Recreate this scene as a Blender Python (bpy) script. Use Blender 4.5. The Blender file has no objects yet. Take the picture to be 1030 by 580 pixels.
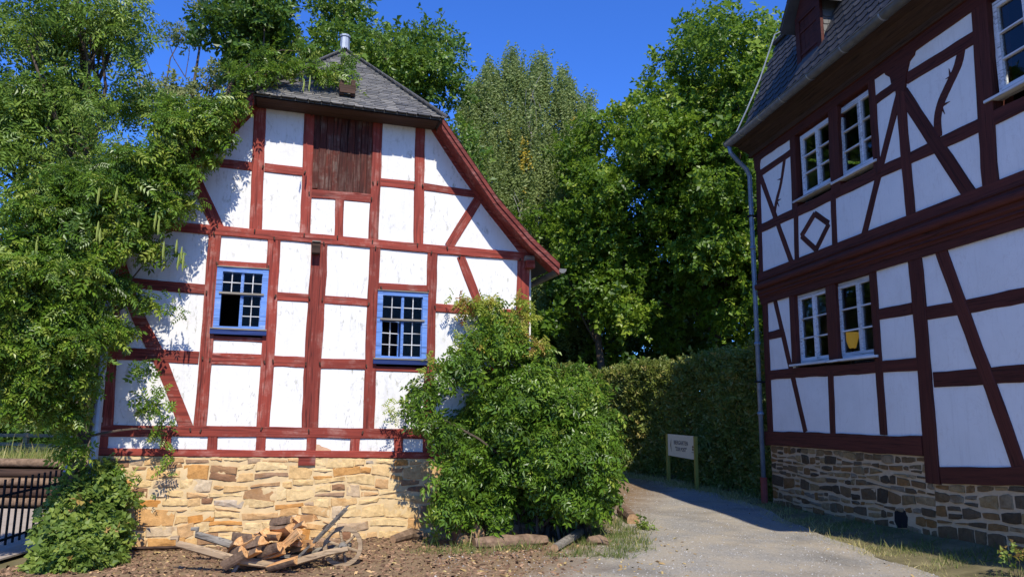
import bpy, bmesh, math, random
import numpy as np
from mathutils import Vector, Matrix

# ------------------------------------------------------------------ camera, sky, sun, exposure
scene = bpy.context.scene
CAM_H = 1.62
FOC, PITCH, ROLL = 740.0, math.radians(9.5), math.radians(0.55)      # pixels of a 1030 wide picture
SUN_AZ, SUN_EL = math.radians(15.0), math.radians(47.0)               # azimuth to the right of straight behind the camera
cam_data = bpy.data.cameras.new('camera')
cam_data.sensor_width = 36.0
cam_data.lens = FOC / 1030.0 * 36.0
cam_data.clip_end = 3000.0
cam_data.clip_start = 0.05
cam = bpy.data.objects.new('camera', cam_data)
scene.collection.objects.link(cam)
cam.matrix_world = Matrix.Translation((0, 0, CAM_H)) @ Matrix.Rotation(math.pi / 2 + PITCH, 4, 'X') @ Matrix.Rotation(ROLL, 4, 'Z')
scene.camera = cam

world = bpy.data.worlds.new('World')
scene.world = world
world.use_nodes = True
wn = world.node_tree
for n in list(wn.nodes):
    wn.nodes.remove(n)
sky = wn.nodes.new('ShaderNodeTexSky')
sky.sky_type = 'NISHITA'
sky.sun_disc = False
sky.sun_elevation = SUN_EL
sky.sun_rotation = math.pi - SUN_AZ
sky.altitude = 300
sky.air_density = 1.0
sky.dust_density = 0.3
sky.ozone_density = 1.5
bg = wn.nodes.new('ShaderNodeBackground')
bg.inputs['Strength'].default_value = 0.148
wo = wn.nodes.new('ShaderNodeOutputWorld')
hs_ = wn.nodes.new('ShaderNodeMix')                                  # a clear deep blue day: one even grade over the whole sky
hs_.data_type = 'RGBA'; hs_.blend_type = 'MULTIPLY'
hs_.inputs[0].default_value = 1.0
hs_.inputs[7].default_value = (0.27, 0.58, 1.26, 1)
wn.links.new(sky.outputs[0], hs_.inputs[6])
wn.links.new(hs_.outputs[2], bg.inputs[0])
wn.links.new(bg.outputs[0], wo.inputs[0])

SUN_DIR = Vector((math.sin(SUN_AZ) * math.cos(SUN_EL), -math.cos(SUN_AZ) * math.cos(SUN_EL), math.sin(SUN_EL)))
sun_data = bpy.data.lights.new('sun', 'SUN')
sun_data.energy = 4.8
sun_data.angle = math.radians(0.53)
sun_data.color = (1.0, 0.935, 0.81)
sun = bpy.data.objects.new('sun', sun_data)
scene.collection.objects.link(sun)
sun.rotation_euler = SUN_DIR.to_track_quat('Z', 'Y').to_euler()
sun.location = SUN_DIR * 60
scene.view_settings.view_transform = 'Standard'
scene.view_settings.look = 'None'
scene.view_settings.gamma = 1.0
scene.view_settings.use_curve_mapping = False
scene.view_settings.exposure = 0.42
try:
    scene.cycles.max_bounces = 8
    scene.cycles.transparent_max_bounces = 12
    scene.cycles.diffuse_bounces = 4
except Exception:
    pass

rnd = random.Random(7)
rng = np.random.default_rng(11)

# ------------------------------------------------------------------ measuring helpers
def ray(x, y):
    u = (x - 515.0) / FOC; v = -(y - 290.0) / FOC
    c, s = math.cos(ROLL), math.sin(ROLL)
    a = u * c - v * s; b = u * s + v * c
    return Vector((a, math.cos(PITCH) - b * math.sin(PITCH), math.sin(PITCH) + b * math.cos(PITCH)))
CAM = Vector((0, 0, CAM_H))
def gnd(x, y, z=0.0):
    d = ray(x, y); return CAM + d * ((z - CAM_H) / d.z)
def at(x, y, Y):
    d = ray(x, y); return CAM + d * (Y / d.y)

class Wall:
    """a vertical wall plane: u runs along it, z is up, off is towards the yard"""
    def __init__(self, origin, t, n):
        self.o, self.t, self.n = origin, t, n
    def uz(self, x, y, off=0.0):
        d = ray(x, y)
        p = CAM + d * (((self.o + self.n * off - CAM).dot(self.n)) / d.dot(self.n))
        return ((p - self.o).dot(self.t), p.z)
    def p(self, u, z, off=0.0):
        return Vector((self.o.x + self.t.x * u + self.n.x * off, self.o.y + self.t.y * u + self.n.y * off, z))
    def mat(self, u, z, off=0.0):
        m = Matrix.Identity(4)
        m.col[0] = (self.t.x, self.t.y, 0, 0); m.col[1] = (0, 0, 1, 0); m.col[2] = (self.n.x, self.n.y, 0, 0)
        q = self.p(u, z, off); m.col[3] = (q.x, q.y, q.z, 1)
        return m
yl, yr = math.radians(18), math.radians(8)
LW = Wall(gnd(118, 552), Vector((math.cos(yl), math.sin(yl), 0)), Vector((math.sin(yl), -math.cos(yl), 0)))
RW = Wall(gnd(775, 507), Vector((math.sin(yr), -math.cos(yr), 0)), Vector((-math.cos(yr), -math.sin(yr), 0)))

# ------------------------------------------------------------------ materials
def new_mat(name):
    m = bpy.data.materials.new(name); m.use_nodes = True
    nt = m.node_tree
    return m, nt, nt.nodes['Principled BSDF'], nt.nodes['Material Output']
def nd(nt, kind, **kw):
    n = nt.nodes.new(kind)
    for k, v in kw.items():
        setattr(n, k, v)
    return n
def ramp(nt, fac, stops, interp='LINEAR'):
    r = nd(nt, 'ShaderNodeValToRGB'); r.color_ramp.interpolation = interp
    els = r.color_ramp.elements
    while len(els) < len(stops): els.new(0.5)
    for e, (p, c) in zip(els, stops):
        e.position = p; e.color = (c[0], c[1], c[2], 1) if not isinstance(c, (int, float)) else (c, c, c, 1)
    nt.links.new(fac, r.inputs[0]); return r.outputs[0]
def coords(nt, kind='Object', scale=(1, 1, 1), rot=(0, 0, 0), rand=False):
    tc = nd(nt, 'ShaderNodeTexCoord'); out = tc.outputs[kind]
    if rand:
        oi = nd(nt, 'ShaderNodeObjectInfo'); mul = nd(nt, 'ShaderNodeMath', operation='MULTIPLY'); mul.inputs[1].default_value = 37.0
        nt.links.new(oi.outputs['Random'], mul.inputs[0])
        add = nd(nt, 'ShaderNodeVectorMath', operation='ADD'); nt.links.new(out, add.inputs[0]); nt.links.new(mul.outputs[0], add.inputs[1]); out = add.outputs[0]
    mp = nd(nt, 'ShaderNodeMapping'); mp.inputs['Scale'].default_value = scale; mp.inputs['Rotation'].default_value = rot
    nt.links.new(out, mp.inputs[0]); return mp.outputs[0]
def noise(nt, vec, scale, detail=4, rough=0.6, dist=0.0):
    n = nd(nt, 'ShaderNodeTexNoise'); n.inputs['Scale'].default_value = scale; n.inputs['Detail'].default_value = detail
    n.inputs['Roughness'].default_value = rough; n.inputs['Distortion'].default_value = dist
    nt.links.new(vec, n.inputs['Vector']); return n.outputs['Fac']
def mix(nt, fac, a, b, mode='MIX'):
    m = nd(nt, 'ShaderNodeMix', data_type='RGBA', blend_type=mode)
    for sock, v in ((m.inputs[0], fac), (m.inputs[6], a), (m.inputs[7], b)):
        if isinstance(v, (int, float)): sock.default_value = v
        elif isinstance(v, tuple): sock.default_value = (v[0], v[1], v[2], 1)
        else: nt.links.new(v, sock)
    return m.outputs[2]
def bump(nt, bsdf, h, strength=0.3, dist=0.01):
    b = nd(nt, 'ShaderNodeBump'); b.inputs['Strength'].default_value = strength; b.inputs['Distance'].default_value = dist
    nt.links.new(h, b.inputs['Height']); nt.links.new(b.outputs[0], bsdf.inputs['Normal'])

def wood_mat(name, c1, c2, c3, rough=0.75, gscale=9.0, axis=0, wear=0.62, bstr=0.4, spec=0.25):
    """painted or weathered timber, grain along the object's local axis"""
    m, nt, b, o = new_mat(name)
    sc = [gscale, gscale, gscale]; sc[axis] = gscale * 0.07
    v = coords(nt, 'Object', tuple(sc), rand=True)
    g = noise(nt, v, 3.0, 6, 0.65, 0.3)
    v2 = coords(nt, 'Object', (1, 1, 1), rand=True)
    n2 = noise(nt, v2, 3.5, 5, 0.7)
    col = ramp(nt, g, [(0.3, c1), (0.7, c2)])
    w = ramp(nt, n2, [(wear, 0.0), (wear + 0.16, 1.0)])
    wf = nd(nt, 'ShaderNodeMath', operation='MULTIPLY'); nt.links.new(w, wf.inputs[0])
    gw = ramp(nt, g, [(0.42, 0.0), (0.6, 0.75)]); nt.links.new(gw, wf.inputs[1])
    col = mix(nt, wf.outputs[0], col, c3)
    sc3 = [gscale, gscale, gscale]; sc3[axis] = gscale * 0.022
    ck = noise(nt, coords(nt, 'Object', tuple(sc3), rand=True), 2.2, 3, 0.5, 0.15)
    cr = ramp(nt, ck, [(0.478, 1.0), (0.497, 0.22), (0.503, 0.22), (0.522, 1.0)])
    col = mix(nt, 0.8, col, cr, 'MULTIPLY')
    oi = nd(nt, 'ShaderNodeObjectInfo')
    vv = ramp(nt, oi.outputs['Random'], [(0.0, 0.80), (1.0, 1.14)])
    col = mix(nt, 1.0, col, vv, 'MULTIPLY')
    nt.links.new(col, b.inputs['Base Color']); b.inputs['Roughness'].default_value = rough
    b.inputs['Specular IOR Level'].default_value = spec
    bump(nt, b, g, bstr, 0.006)
    return m
def stone_mat(name, stops, var=0.35, rough=0.9, nscale=14.0, spec=0.2):
    m, nt, b, o = new_mat(name)
    oi = nd(nt, 'ShaderNodeObjectInfo')
    base = ramp(nt, oi.outputs['Random'], stops, 'LINEAR')
    v = coords(nt, 'Object', (1, 1, 1), rand=True)
    n1 = noise(nt, v, nscale, 7, 0.68); n2 = noise(nt, v, nscale * 0.35, 4, 0.6, 0.6)
    sh = ramp(nt, n1, [(0.25, 1.0 - var), (0.75, 1.0 + var)])
    col = mix(nt, 1.0, base, sh, 'MULTIPLY')
    rust = ramp(nt, n2, [(0.55, 0.0), (0.72, 0.55)])
    col = mix(nt, rust, col, tuple(0.6 * c for c in stops[2][1]))
    nt.links.new(col, b.inputs['Base Color']); b.inputs['Roughness'].default_value = rough
    b.inputs['Specular IOR Level'].default_value = spec
    bump(nt, b, n1, 0.55, 0.02)
    return m
def plain_mat(name, c1, c2, rough=0.7, scale=6.0, bstr=0.2, metal=0.0, spec=0.4, kind='Object'):
    m, nt, b, o = new_mat(name)
    v = coords(nt, kind)
    n = noise(nt, v, scale, 6, 0.65)
    col = ramp(nt, n, [(0.3, c1), (0.7, c2)])
    nt.links.new(col, b.inputs['Base Color']); b.inputs['Roughness'].default_value = rough; b.inputs['Metallic'].default_value = metal
    b.inputs['Specular IOR Level'].default_value = spec
    bump(nt, b, n, bstr, 0.01)
    return m
def leaf_mat(name, stops, trans=0.35, rough=0.45, tcol=(0.32, 0.5, 0.05), spec=0.35):
    m, nt, b, o = new_mat(name)
    a = nd(nt, 'ShaderNodeAttribute'); a.attribute_name = 'tint'
    col = ramp(nt, a.outputs['Fac'], stops)
    nt.links.new(col, b.inputs['Base Color']); b.inputs['Roughness'].default_value = rough
    b.inputs['Specular IOR Level'].default_value = spec
    tr = nd(nt, 'ShaderNodeBsdfTranslucent')
    tc = mix(nt, 0.35, col, tcol)
    nt.links.new(tc, tr.inputs[0])
    mx = nd(nt, 'ShaderNodeMixShader'); mx.inputs[0].default_value = trans
    nt.links.new(b.outputs[0], mx.inputs[1]); nt.links.new(tr.outputs[0], mx.inputs[2]); nt.links.new(mx.outputs[0], o.inputs[0])
    return m
def tint_mat(name, stops, rough=0.85, nscale=0, spec=0.2):
    m, nt, b, o = new_mat(name)
    a = nd(nt, 'ShaderNodeAttribute'); a.attribute_name = 'tint'
    col = ramp(nt, a.outputs['Fac'], stops)
    nt.links.new(col, b.inputs['Base Color']); b.inputs['Roughness'].default_value = rough
    b.inputs['Specular IOR Level'].default_value = spec
    return m

def plaster_mat(name, c_hi, c_lo, stain, stain_amt):
    m, nt, b, o = new_mat(name)
    v = coords(nt, 'Object', (1, 1, 1), rand=True)
    n1 = noise(nt, v, 2.2, 5, 0.6); n2 = noise(nt, v, 26.0, 6, 0.7)
    vs = coords(nt, 'Object', (6.5, 2.4, 4), rand=True)
    n3 = noise(nt, vs, 3.2, 7, 0.72, 0.4)
    col = ramp(nt, n1, [(0.3, c_lo), (0.65, c_hi)])
    st = ramp(nt, n3, [(0.55, 0.0), (0.66, stain_amt)])
    big = ramp(nt, noise(nt, v, 1.6, 2, 0.5), [(0.38, 0.0), (0.6, 1.0)])
    f = nd(nt, 'ShaderNodeMath', operation='MULTIPLY'); nt.links.new(st, f.inputs[0]); nt.links.new(big, f.inputs[1])
    col = mix(nt, f.outputs[0], col, stain)
    vs2 = coords(nt, 'Object', (7.0, 0.55, 4), rand=True)
    rain = ramp(nt, noise(nt, vs2, 2.4, 5, 0.65, 0.1), [(0.54, 0.0), (0.72, 0.16)])
    col = mix(nt, rain, col, tuple(c * 0.8 for c in stain))
    ckn = noise(nt, coords(nt, 'Object', (1, 1, 1), rand=True), 1.7, 6, 0.62, 0.5)
    col = mix(nt, ramp(nt, ckn, [(0.490, 0.0), (0.5, 0.18), (0.510, 0.0)]), col, stain)
    nt.links.new(col, b.inputs['Base Color']); b.inputs['Roughness'].default_value = 0.92
    b.inputs['Specular IOR Level'].default_value = 0.1
    bump(nt, b, mix(nt, 0.5, n1, n2), 0.35, 0.012)
    return m

M = {}
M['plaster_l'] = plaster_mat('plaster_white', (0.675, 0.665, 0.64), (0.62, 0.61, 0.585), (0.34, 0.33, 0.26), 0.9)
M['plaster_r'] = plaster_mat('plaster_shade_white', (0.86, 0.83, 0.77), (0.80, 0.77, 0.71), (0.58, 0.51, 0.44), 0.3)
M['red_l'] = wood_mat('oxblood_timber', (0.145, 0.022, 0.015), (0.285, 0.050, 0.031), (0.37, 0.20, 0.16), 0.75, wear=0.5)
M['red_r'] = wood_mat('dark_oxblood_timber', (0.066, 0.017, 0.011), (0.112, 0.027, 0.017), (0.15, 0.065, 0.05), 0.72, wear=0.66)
M['plank'] = wood_mat('weathered_red_plank', (0.030, 0.011, 0.009), (0.11, 0.026, 0.016), (0.16, 0.125, 0.10), 0.85, wear=0.47, axis=1)
M['blue'] = wood_mat('blue_paint', (0.085, 0.19, 0.49), (0.125, 0.255, 0.58), (0.38, 0.43, 0.49), 0.6, wear=0.52, bstr=0.15, spec=0.4)
M['dark_blue'] = wood_mat('dark_blue_paint', (0.012, 0.025, 0.10), (0.02, 0.04, 0.15), (0.1, 0.12, 0.2), 0.45, wear=0.7, bstr=0.15)
M['grey_wood'] = wood_mat('silvered_wood', (0.13, 0.115, 0.095), (0.29, 0.26, 0.215), (0.38, 0.34, 0.28), 0.85)
M['pale_wood'] = wood_mat('pale_wood', (0.22, 0.15, 0.09), (0.38, 0.28, 0.17), (0.42, 0.34, 0.23), 0.8)
M['pipe_light'] = plain_mat('pale_blue_pipe', (0.30, 0.37, 0.43), (0.40, 0.47, 0.52), 0.5, 7, 0.1, metal=0.2)
M['dark_wood'] = wood_mat('dark_wood', (0.035, 0.02, 0.014), (0.075, 0.042, 0.028), (0.12, 0.09, 0.07), 0.85)
M['muntin'] = wood_mat('grey_white_muntin', (0.42, 0.42, 0.42), (0.55, 0.55, 0.54), (0.36, 0.34, 0.3), 0.6, bstr=0.1)
M['white_wood'] = wood_mat('white_painted_wood', (0.62, 0.63, 0.63), (0.74, 0.74, 0.73), (0.5, 0.5, 0.48), 0.45, wear=0.72, bstr=0.08, spec=0.4)
M['stone_l'] = stone_mat('yellow_sandstone', [(0.0, (0.53, 0.36, 0.16)), (0.28, (0.58, 0.43, 0.22)), (0.44, (0.43, 0.19, 0.045)), (0.54, (0.53, 0.35, 0.15)), (0.72, (0.46, 0.28, 0.13)), (0.86, (0.19, 0.095, 0.05)), (0.95, (0.52, 0.40, 0.25)), (1.0, (0.34, 0.285, 0.23))], 0.34)
M['mortar_l'] = plain_mat('sandy_mortar', (0.51, 0.36, 0.18), (0.60, 0.45, 0.25), 0.95, 5.0, 0.5, spec=0.1)
M['stone_r'] = stone_mat('brown_slate_stone', [(0.0, (0.06, 0.043, 0.025)), (0.25, (0.17, 0.105, 0.048)), (0.45, (0.25, 0.12, 0.035)), (0.6, (0.10, 0.075, 0.045)), (0.8, (0.34, 0.215, 0.085)), (1.0, (0.20, 0.16, 0.105))], 0.4, 0.8)
M['mortar_r'] = plain_mat('buff_mortar', (0.48, 0.345, 0.20), (0.58, 0.43, 0.26), 0.95, 7.0, 0.6, spec=0.1)
M['slate_l'] = tint_mat('grey_slate', [(0.0, (0.075, 0.073, 0.068)), (0.5, (0.135, 0.13, 0.118)), (1.0, (0.23, 0.215, 0.185))], 0.5, spec=0.5)
M['slate_r'] = stone_mat('dark_slate', [(0.0, (0.026, 0.025, 0.024)), (0.3, (0.040, 0.038, 0.035)), (0.5, (0.052, 0.049, 0.044)), (0.7, (0.032, 0.031, 0.029)), (1.0, (0.066, 0.062, 0.055))], 0.2, 0.6, 20, 0.3)
M['roof_deck'] = plain_mat('roof_deck', (0.05, 0.05, 0.052), (0.08, 0.08, 0.08), 0.8)
M['zinc'] = plain_mat('zinc', (0.30, 0.33, 0.36), (0.40, 0.43, 0.46), 0.5, 8, 0.1, metal=0.55)
M['pipe_blue'] = plain_mat('grey_blue_pipe', (0.16, 0.21, 0.26), (0.26, 0.31, 0.36), 0.5, 7, 0.1, metal=0.3)
M['gutter'] = plain_mat('patinated_gutter', (0.11, 0.11, 0.105), (0.18, 0.18, 0.17), 0.55, 8, 0.1, metal=0.4)
M['red_iron'] = plain_mat('red_iron', (0.20, 0.035, 0.025), (0.28, 0.055, 0.04), 0.6, 9, 0.15)
M['iron'] = plain_mat('black_iron', (0.010, 0.010, 0.010), (0.02, 0.019, 0.018), 0.85, 12, 0.1, spec=0.15)
M['bark'] = plain_mat('bark', (0.055, 0.04, 0.03), (0.13, 0.10, 0.075), 0.95, 9, 0.9, spec=0.1)
M['bark_pale'] = plain_mat('birch_bark', (0.12, 0.11, 0.10), (0.52, 0.50, 0.46), 0.85, 5, 0.4, spec=0.1)
M['log'] = plain_mat('log_bark', (0.085, 0.055, 0.036), (0.26, 0.175, 0.115), 0.95, 12, 0.9, spec=0.1)
M['log_end'] = plain_mat('log_end_grain', (0.22, 0.13, 0.07), (0.42, 0.27, 0.15), 0.9, 25, 0.5, spec=0.1)
M['split_wood'] = wood_mat('split_wood', (0.44, 0.21, 0.075), (0.66, 0.37, 0.15), (0.66, 0.47, 0.26), 0.85, wear=0.5)
M['black'] = plain_mat('hole_shade_black', (0.006, 0.005, 0.005), (0.012, 0.01, 0.01), 0.9)
M['room'] = plain_mat('room_wall', (0.045, 0.04, 0.035), (0.06, 0.055, 0.05), 0.9, 3, 0.1)
M['interior_dark'] = plain_mat('loft_interior', (0.02, 0.018, 0.016), (0.035, 0.03, 0.027), 0.9, 3, 0.1)
M['sign_board'] = plain_mat('sign_enamel', (0.70, 0.66, 0.47), (0.75, 0.71, 0.52), 0.5, 3, 0.05)
M['sign_post'] = plain_mat('olive_green_post', (0.26, 0.22, 0.035), (0.34, 0.29, 0.05), 0.6, 8, 0.1)
M['sign_ink'] = plain_mat('sign_ink', (0.10, 0.10, 0.095), (0.13, 0.13, 0.12), 0.7)
M['sign_brown'] = plain_mat('sign_ornament', (0.16, 0.11, 0.05), (0.2, 0.14, 0.07), 0.7)
M['blue_board'] = plain_mat('blue_board', (0.03, 0.06, 0.28), (0.045, 0.09, 0.36), 0.5)
def glass_mat(name='window_glass', tcol=(0.75, 0.78, 0.78), ior=1.5):
    m, nt, b, o = new_mat(name)
    tr = nd(nt, 'ShaderNodeBsdfTransparent'); tr.inputs[0].default_value = (*tcol, 1)
    gl = nd(nt, 'ShaderNodeBsdfGlossy'); gl.inputs['Roughness'].default_value = 0.015; gl.inputs[0].default_value = (0.9, 0.93, 0.95, 1)
    fr = nd(nt, 'ShaderNodeFresnel'); fr.inputs[0].default_value = ior
    v = coords(nt, 'Object'); n = noise(nt, v, 3.0, 2, 0.5)
    bp = nd(nt, 'ShaderNodeBump'); bp.inputs['Strength'].default_value = 0.04; bp.inputs['Distance'].default_value = 0.02
    nt.links.new(n, bp.inputs['Height']); nt.links.new(bp.outputs[0], gl.inputs['Normal']); nt.links.new(bp.outputs[0], fr.inputs['Normal'])
    mx = nd(nt, 'ShaderNodeMixShader'); nt.links.new(fr.outputs[0], mx.inputs[0]); nt.links.new(tr.outputs[0], mx.inputs[1]); nt.links.new(gl.outputs[0], mx.inputs[2])
    nt.links.new(mx.outputs[0], o.inputs[0]); nt.nodes.remove(b)
    return m
M['glass'] = glass_mat()
M['glass_old'] = glass_mat('old_window_glass', (0.7, 0.72, 0.7), ior=1.22)
M['barge'] = wood_mat('barge_board_red', (0.095, 0.018, 0.014), (0.185, 0.036, 0.026), (0.28, 0.14, 0.12), 0.75, wear=0.5)
def lamp_mat():
    m, nt, b, o = new_mat('lampshade_yellow')
    b.inputs['Base Color'].default_value = (0.62, 0.45, 0.12, 1); b.inputs['Roughness'].default_value = 0.7
    b.inputs['Emission Color'].default_value = (1.0, 0.62, 0.10, 1); b.inputs['Emission Strength'].default_value = 0.16
    return m
M['lamp'] = lamp_mat()

def ground_mat(name, soil1, soil2, gravel1, gravel2, edge_x, width):
    """soil towards the house, gravel towards the lane: two kinds of ground that meet along a ragged line"""
    m, nt, b, o = new_mat(name)
    v = coords(nt, 'Object')
    n1 = noise(nt, v, 1.3, 6, 0.65); n2 = noise(nt, v, 30.0, 5, 0.75); n3 = noise(nt, v, 8.0, 5, 0.7)
    vo = nd(nt, 'ShaderNodeTexVoronoi'); vo.inputs['Scale'].default_value = 55.0; nt.links.new(v, vo.inputs['Vector'])
    so = ramp(nt, n3, [(0.3, soil1), (0.7, soil2)])
    gr = ramp(nt, n2, [(0.3, gravel1), (0.7, gravel2)])
    gr = mix(nt, 0.55, gr, ramp(nt, vo.outputs['Color'], [(0.0, tuple(0.7 * c for c in gravel1)), (1.0, tuple(min(1, 1.25 * c) for c in gravel2))]))
    dust = ramp(nt, n1, [(0.40, 0.0), (0.62, 0.6)])
    gr = mix(nt, dust, gr, (0.36, 0.30, 0.21))
    damp = ramp(nt, noise(nt, v, 0.7, 5, 0.6, 0.4), [(0.5, 1.0), (0.66, 0.68)])
    gr = mix(nt, 1.0, gr, damp, 'MULTIPLY')
    sx = nd(nt, 'ShaderNodeSeparateXYZ'); nt.links.new(v, sx.inputs[0])
    # signed distance to the line soil / gravel, ragged
    a = nd(nt, 'ShaderNodeMath', operation='MULTIPLY_ADD'); nt.links.new(sx.outputs[1], a.inputs[0]); a.inputs[1].default_value = -0.32; nt.links.new(sx.outputs[0], a.inputs[2])
    jit = nd(nt, 'ShaderNodeMath', operation='MULTIPLY_ADD'); nt.links.new(n1, jit.inputs[0]); jit.inputs[1].default_value = 1.6; nt.links.new(a.outputs[0], jit.inputs[2])
    jit2 = nd(nt, 'ShaderNodeMath', operation='MULTIPLY_ADD'); nt.links.new(n3, jit2.inputs[0]); jit2.inputs[1].default_value = 0.7; nt.links.new(jit.outputs[0], jit2.inputs[2])
    mr = nd(nt, 'ShaderNodeMapRange'); mr.inputs['From Min'].default_value = edge_x - width; mr.inputs['From Max'].default_value = edge_x + width
    nt.links.new(jit2.outputs[0], mr.inputs['Value'])
    col = mix(nt, mr.outputs[0], so, gr)
    nt.links.new(col, b.inputs['Base Color']); b.inputs['Roughness'].default_value = 0.95; b.inputs['Specular IOR Level'].default_value = 0.12
    bump(nt, b, mix(nt, 0.5, n2, vo.outputs['Distance']), 0.6, 0.015)
    return m
M['yard'] = ground_mat('yard_ground', (0.14, 0.092, 0.05), (0.255, 0.178, 0.105), (0.20, 0.185, 0.158), (0.29, 0.27, 0.232), -0.85, 0.45)
M['turf'] = plain_mat('turf_soil', (0.08, 0.07, 0.035), (0.20, 0.17, 0.09), 0.95, 3.0, 0.6, spec=0.1)
M['paving'] = plain_mat('concrete_paving', (0.29, 0.24, 0.195), (0.38, 0.32, 0.265), 0.9, 4.0, 0.3, spec=0.15)
M['meadow'] = plain_mat('dry_meadow', (0.24, 0.24, 0.07), (0.40, 0.37, 0.15), 0.95, 1.2, 0.6, spec=0.1)

# ------------------------------------------------------------------ object helpers
COL = scene.collection
WM = {}                                                               # world matrices by object
def link(o, parent=None, w=None):
    COL.objects.link(o)
    w = w if w is not None else Matrix.Identity(4)
    if parent is not None:
        o.parent = parent
        o.matrix_parent_inverse = WM[parent].inverted()
    o.matrix_basis = w
    WM[o] = w
    return o
def mesh(name, verts, faces, mats, smooth=False, midx=None):
    me = bpy.data.meshes.new(name)
    me.from_pydata([tuple(v) for v in verts], [], faces)
    for m in (mats if isinstance(mats, (list, tuple)) else [mats]):
        me.materials.append(m)
    if midx is not None: me.polygons.foreach_set('material_index', midx)
    if smooth: me.polygons.foreach_set('use_smooth', [True] * len(me.polygons))
    me.update()
    return me
def obj(name, me, parent=None, w=None, label=None, cat=None, group=None, kind=None):
    o = bpy.data.objects.new(name, me)
    link(o, parent, w)
    return tag(o, label, cat, group, kind)
def tag(o, label=None, cat=None, group=None, kind=None):
    if label: o['label'] = label
    if cat: o['category'] = cat
    if group: o['group'] = group
    if kind: o['kind'] = kind
    return o
def empty(name, loc, label, cat, group=None):
    o = bpy.data.objects.new(name, None)
    o.empty_display_size = 0.2
    link(o, None, Matrix.Translation(loc))
    return tag(o, label, cat, group)

class MB:
    def __init__(self): self.v = []; self.f = []; self.mi = []
    def add(self, verts, faces, mi=0):
        k = len(self.v); self.v += [Vector(x) for x in verts]; self.f += [tuple(i + k for i in f) for f in faces]; self.mi += [mi] * len(faces); return self
    def box(self, x0, x1, y0, y1, z0, z1, mi=0, m=None):
        vs = [Vector((x, y, z)) for x in (x0, x1) for y in (y0, y1) for z in (z0, z1)]
        if m is not None: vs = [m @ v for v in vs]
        return self.add(vs, [(0, 1, 3, 2), (4, 6, 7, 5), (0, 4, 5, 1), (2, 3, 7, 6), (0, 2, 6, 4), (1, 5, 7, 3)], mi)
    def tube(self, pts, radii, sides=8, mi=0, cap=True, cap_mi=None, wob=0.0, flat=1.0):
        pts = [Vector(p) for p in pts]
        if isinstance(radii, (int, float)): radii = [radii] * len(pts)
        k = len(self.v); ref = None
        for i, p in enumerate(pts):
            d = (pts[min(i + 1, len(pts) - 1)] - pts[max(i - 1, 0)]).normalized()
            if ref is None:
                ref = Vector((0, 0, 1)) if abs(d.z) < 0.9 else Vector((1, 0, 0))
            a = (ref - d * ref.dot(d)).normalized(); b = d.cross(a); ref = a
            for s in range(sides):
                t = 2 * math.pi * s / sides
                r = radii[i] * (1 + (rnd.uniform(-wob, wob) if wob else 0))
                self.v.append(p + a * (math.cos(t) * r * flat) + b * (math.sin(t) * r))
        for i in range(len(pts) - 1):
            for s in range(sides):
                q = (s + 1) % sides
                self.f.append((k + i * sides + s, k + i * sides + q, k + (i + 1) * sides + q, k + (i + 1) * sides + s)); self.mi.append(mi)
        if cap:
            cm = mi if cap_mi is None else cap_mi
            self.f.append(tuple(k + s for s in reversed(range(sides)))); self.mi.append(cm)
            e = k + (len(pts) - 1) * sides
            self.f.append(tuple(e + s for s in range(sides))); self.mi.append(cm)
        return self
    def prism(self, poly, d0, d1, mi=0, m=None):
        """poly of (x, y), extruded along z from d0 to d1"""
        n = len(poly)
        vs = [Vector((x, y, d0)) for x, y in poly] + [Vector((x, y, d1)) for x, y in poly]
        if m is not None: vs = [m @ v for v in vs]
        fs = [tuple(range(n - 1, -1, -1)), tuple(range(n, 2 * n))] + [(i, (i + 1) % n, n + (i + 1) % n, n + i) for i in range(n)]
        return self.add(vs, fs, mi)
    def build(self, name, mats, parent=None, w=None, smooth=False, **kw):
        return obj(name, mesh(name, self.v, self.f, mats, smooth, self.mi), parent, w, **kw)

def big_mesh(name, V, F, mats, tint=None, smooth=False):
    """V (n,3) array, F (m,k) array of equal sized faces"""
    me = bpy.data.meshes.new(name)
    n, (m_, k) = len(V), F.shape
    me.vertices.add(n); me.vertices.foreach_set('co', np.ascontiguousarray(V, dtype=np.float32).ravel())
    me.loops.add(m_ * k); me.loops.foreach_set('vertex_index', np.ascontiguousarray(F, dtype=np.int32).ravel())
    me.polygons.add(m_); me.polygons.foreach_set('loop_start', np.arange(0, m_ * k, k, dtype=np.int32))
    for mt in (mats if isinstance(mats, (list, tuple)) else [mats]): me.materials.append(mt)
    if tint is not None:
        a = me.attributes.new('tint', 'FLOAT', 'FACE'); a.data.foreach_set('value', np.ascontiguousarray(tint, dtype=np.float32))
    me.polygons.foreach_set('use_smooth', np.full(m_, smooth))
    me.update(); me.validate()
    return me
def unit(a): return a / np.maximum(np.linalg.norm(a, axis=-1, keepdims=True), 1e-9)
def frames(d, up):
    """rotation matrices with local y along d and local z near up"""
    d = unit(d); x = np.cross(d, up); bad = np.linalg.norm(x, axis=1) < 1e-3
    x[bad] = np.cross(d[bad], np.array([1.0, 0.3, 0.1])); x = unit(x); z = np.cross(x, d)
    return np.stack([x, d, z], axis=2)
def scatter(tv, tf, P, R, S, tint, jitter=0.12):
    """copies of a small template at P with rotation R and size S -> arrays"""
    n, k = len(P), len(tv)
    V = P[:, None, :] + S[:, None, None] * np.einsum('nij,kj->nki', R, tv)
    F = (tf[None, :, :] + (np.arange(n) * k)[:, None, None]).reshape(-1, tf.shape[1])
    T = np.repeat(tint, len(tf)) + rng.normal(0, jitter, n * len(tf))
    return V.reshape(-1, 3), F, np.clip(T, 0, 1)
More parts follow.
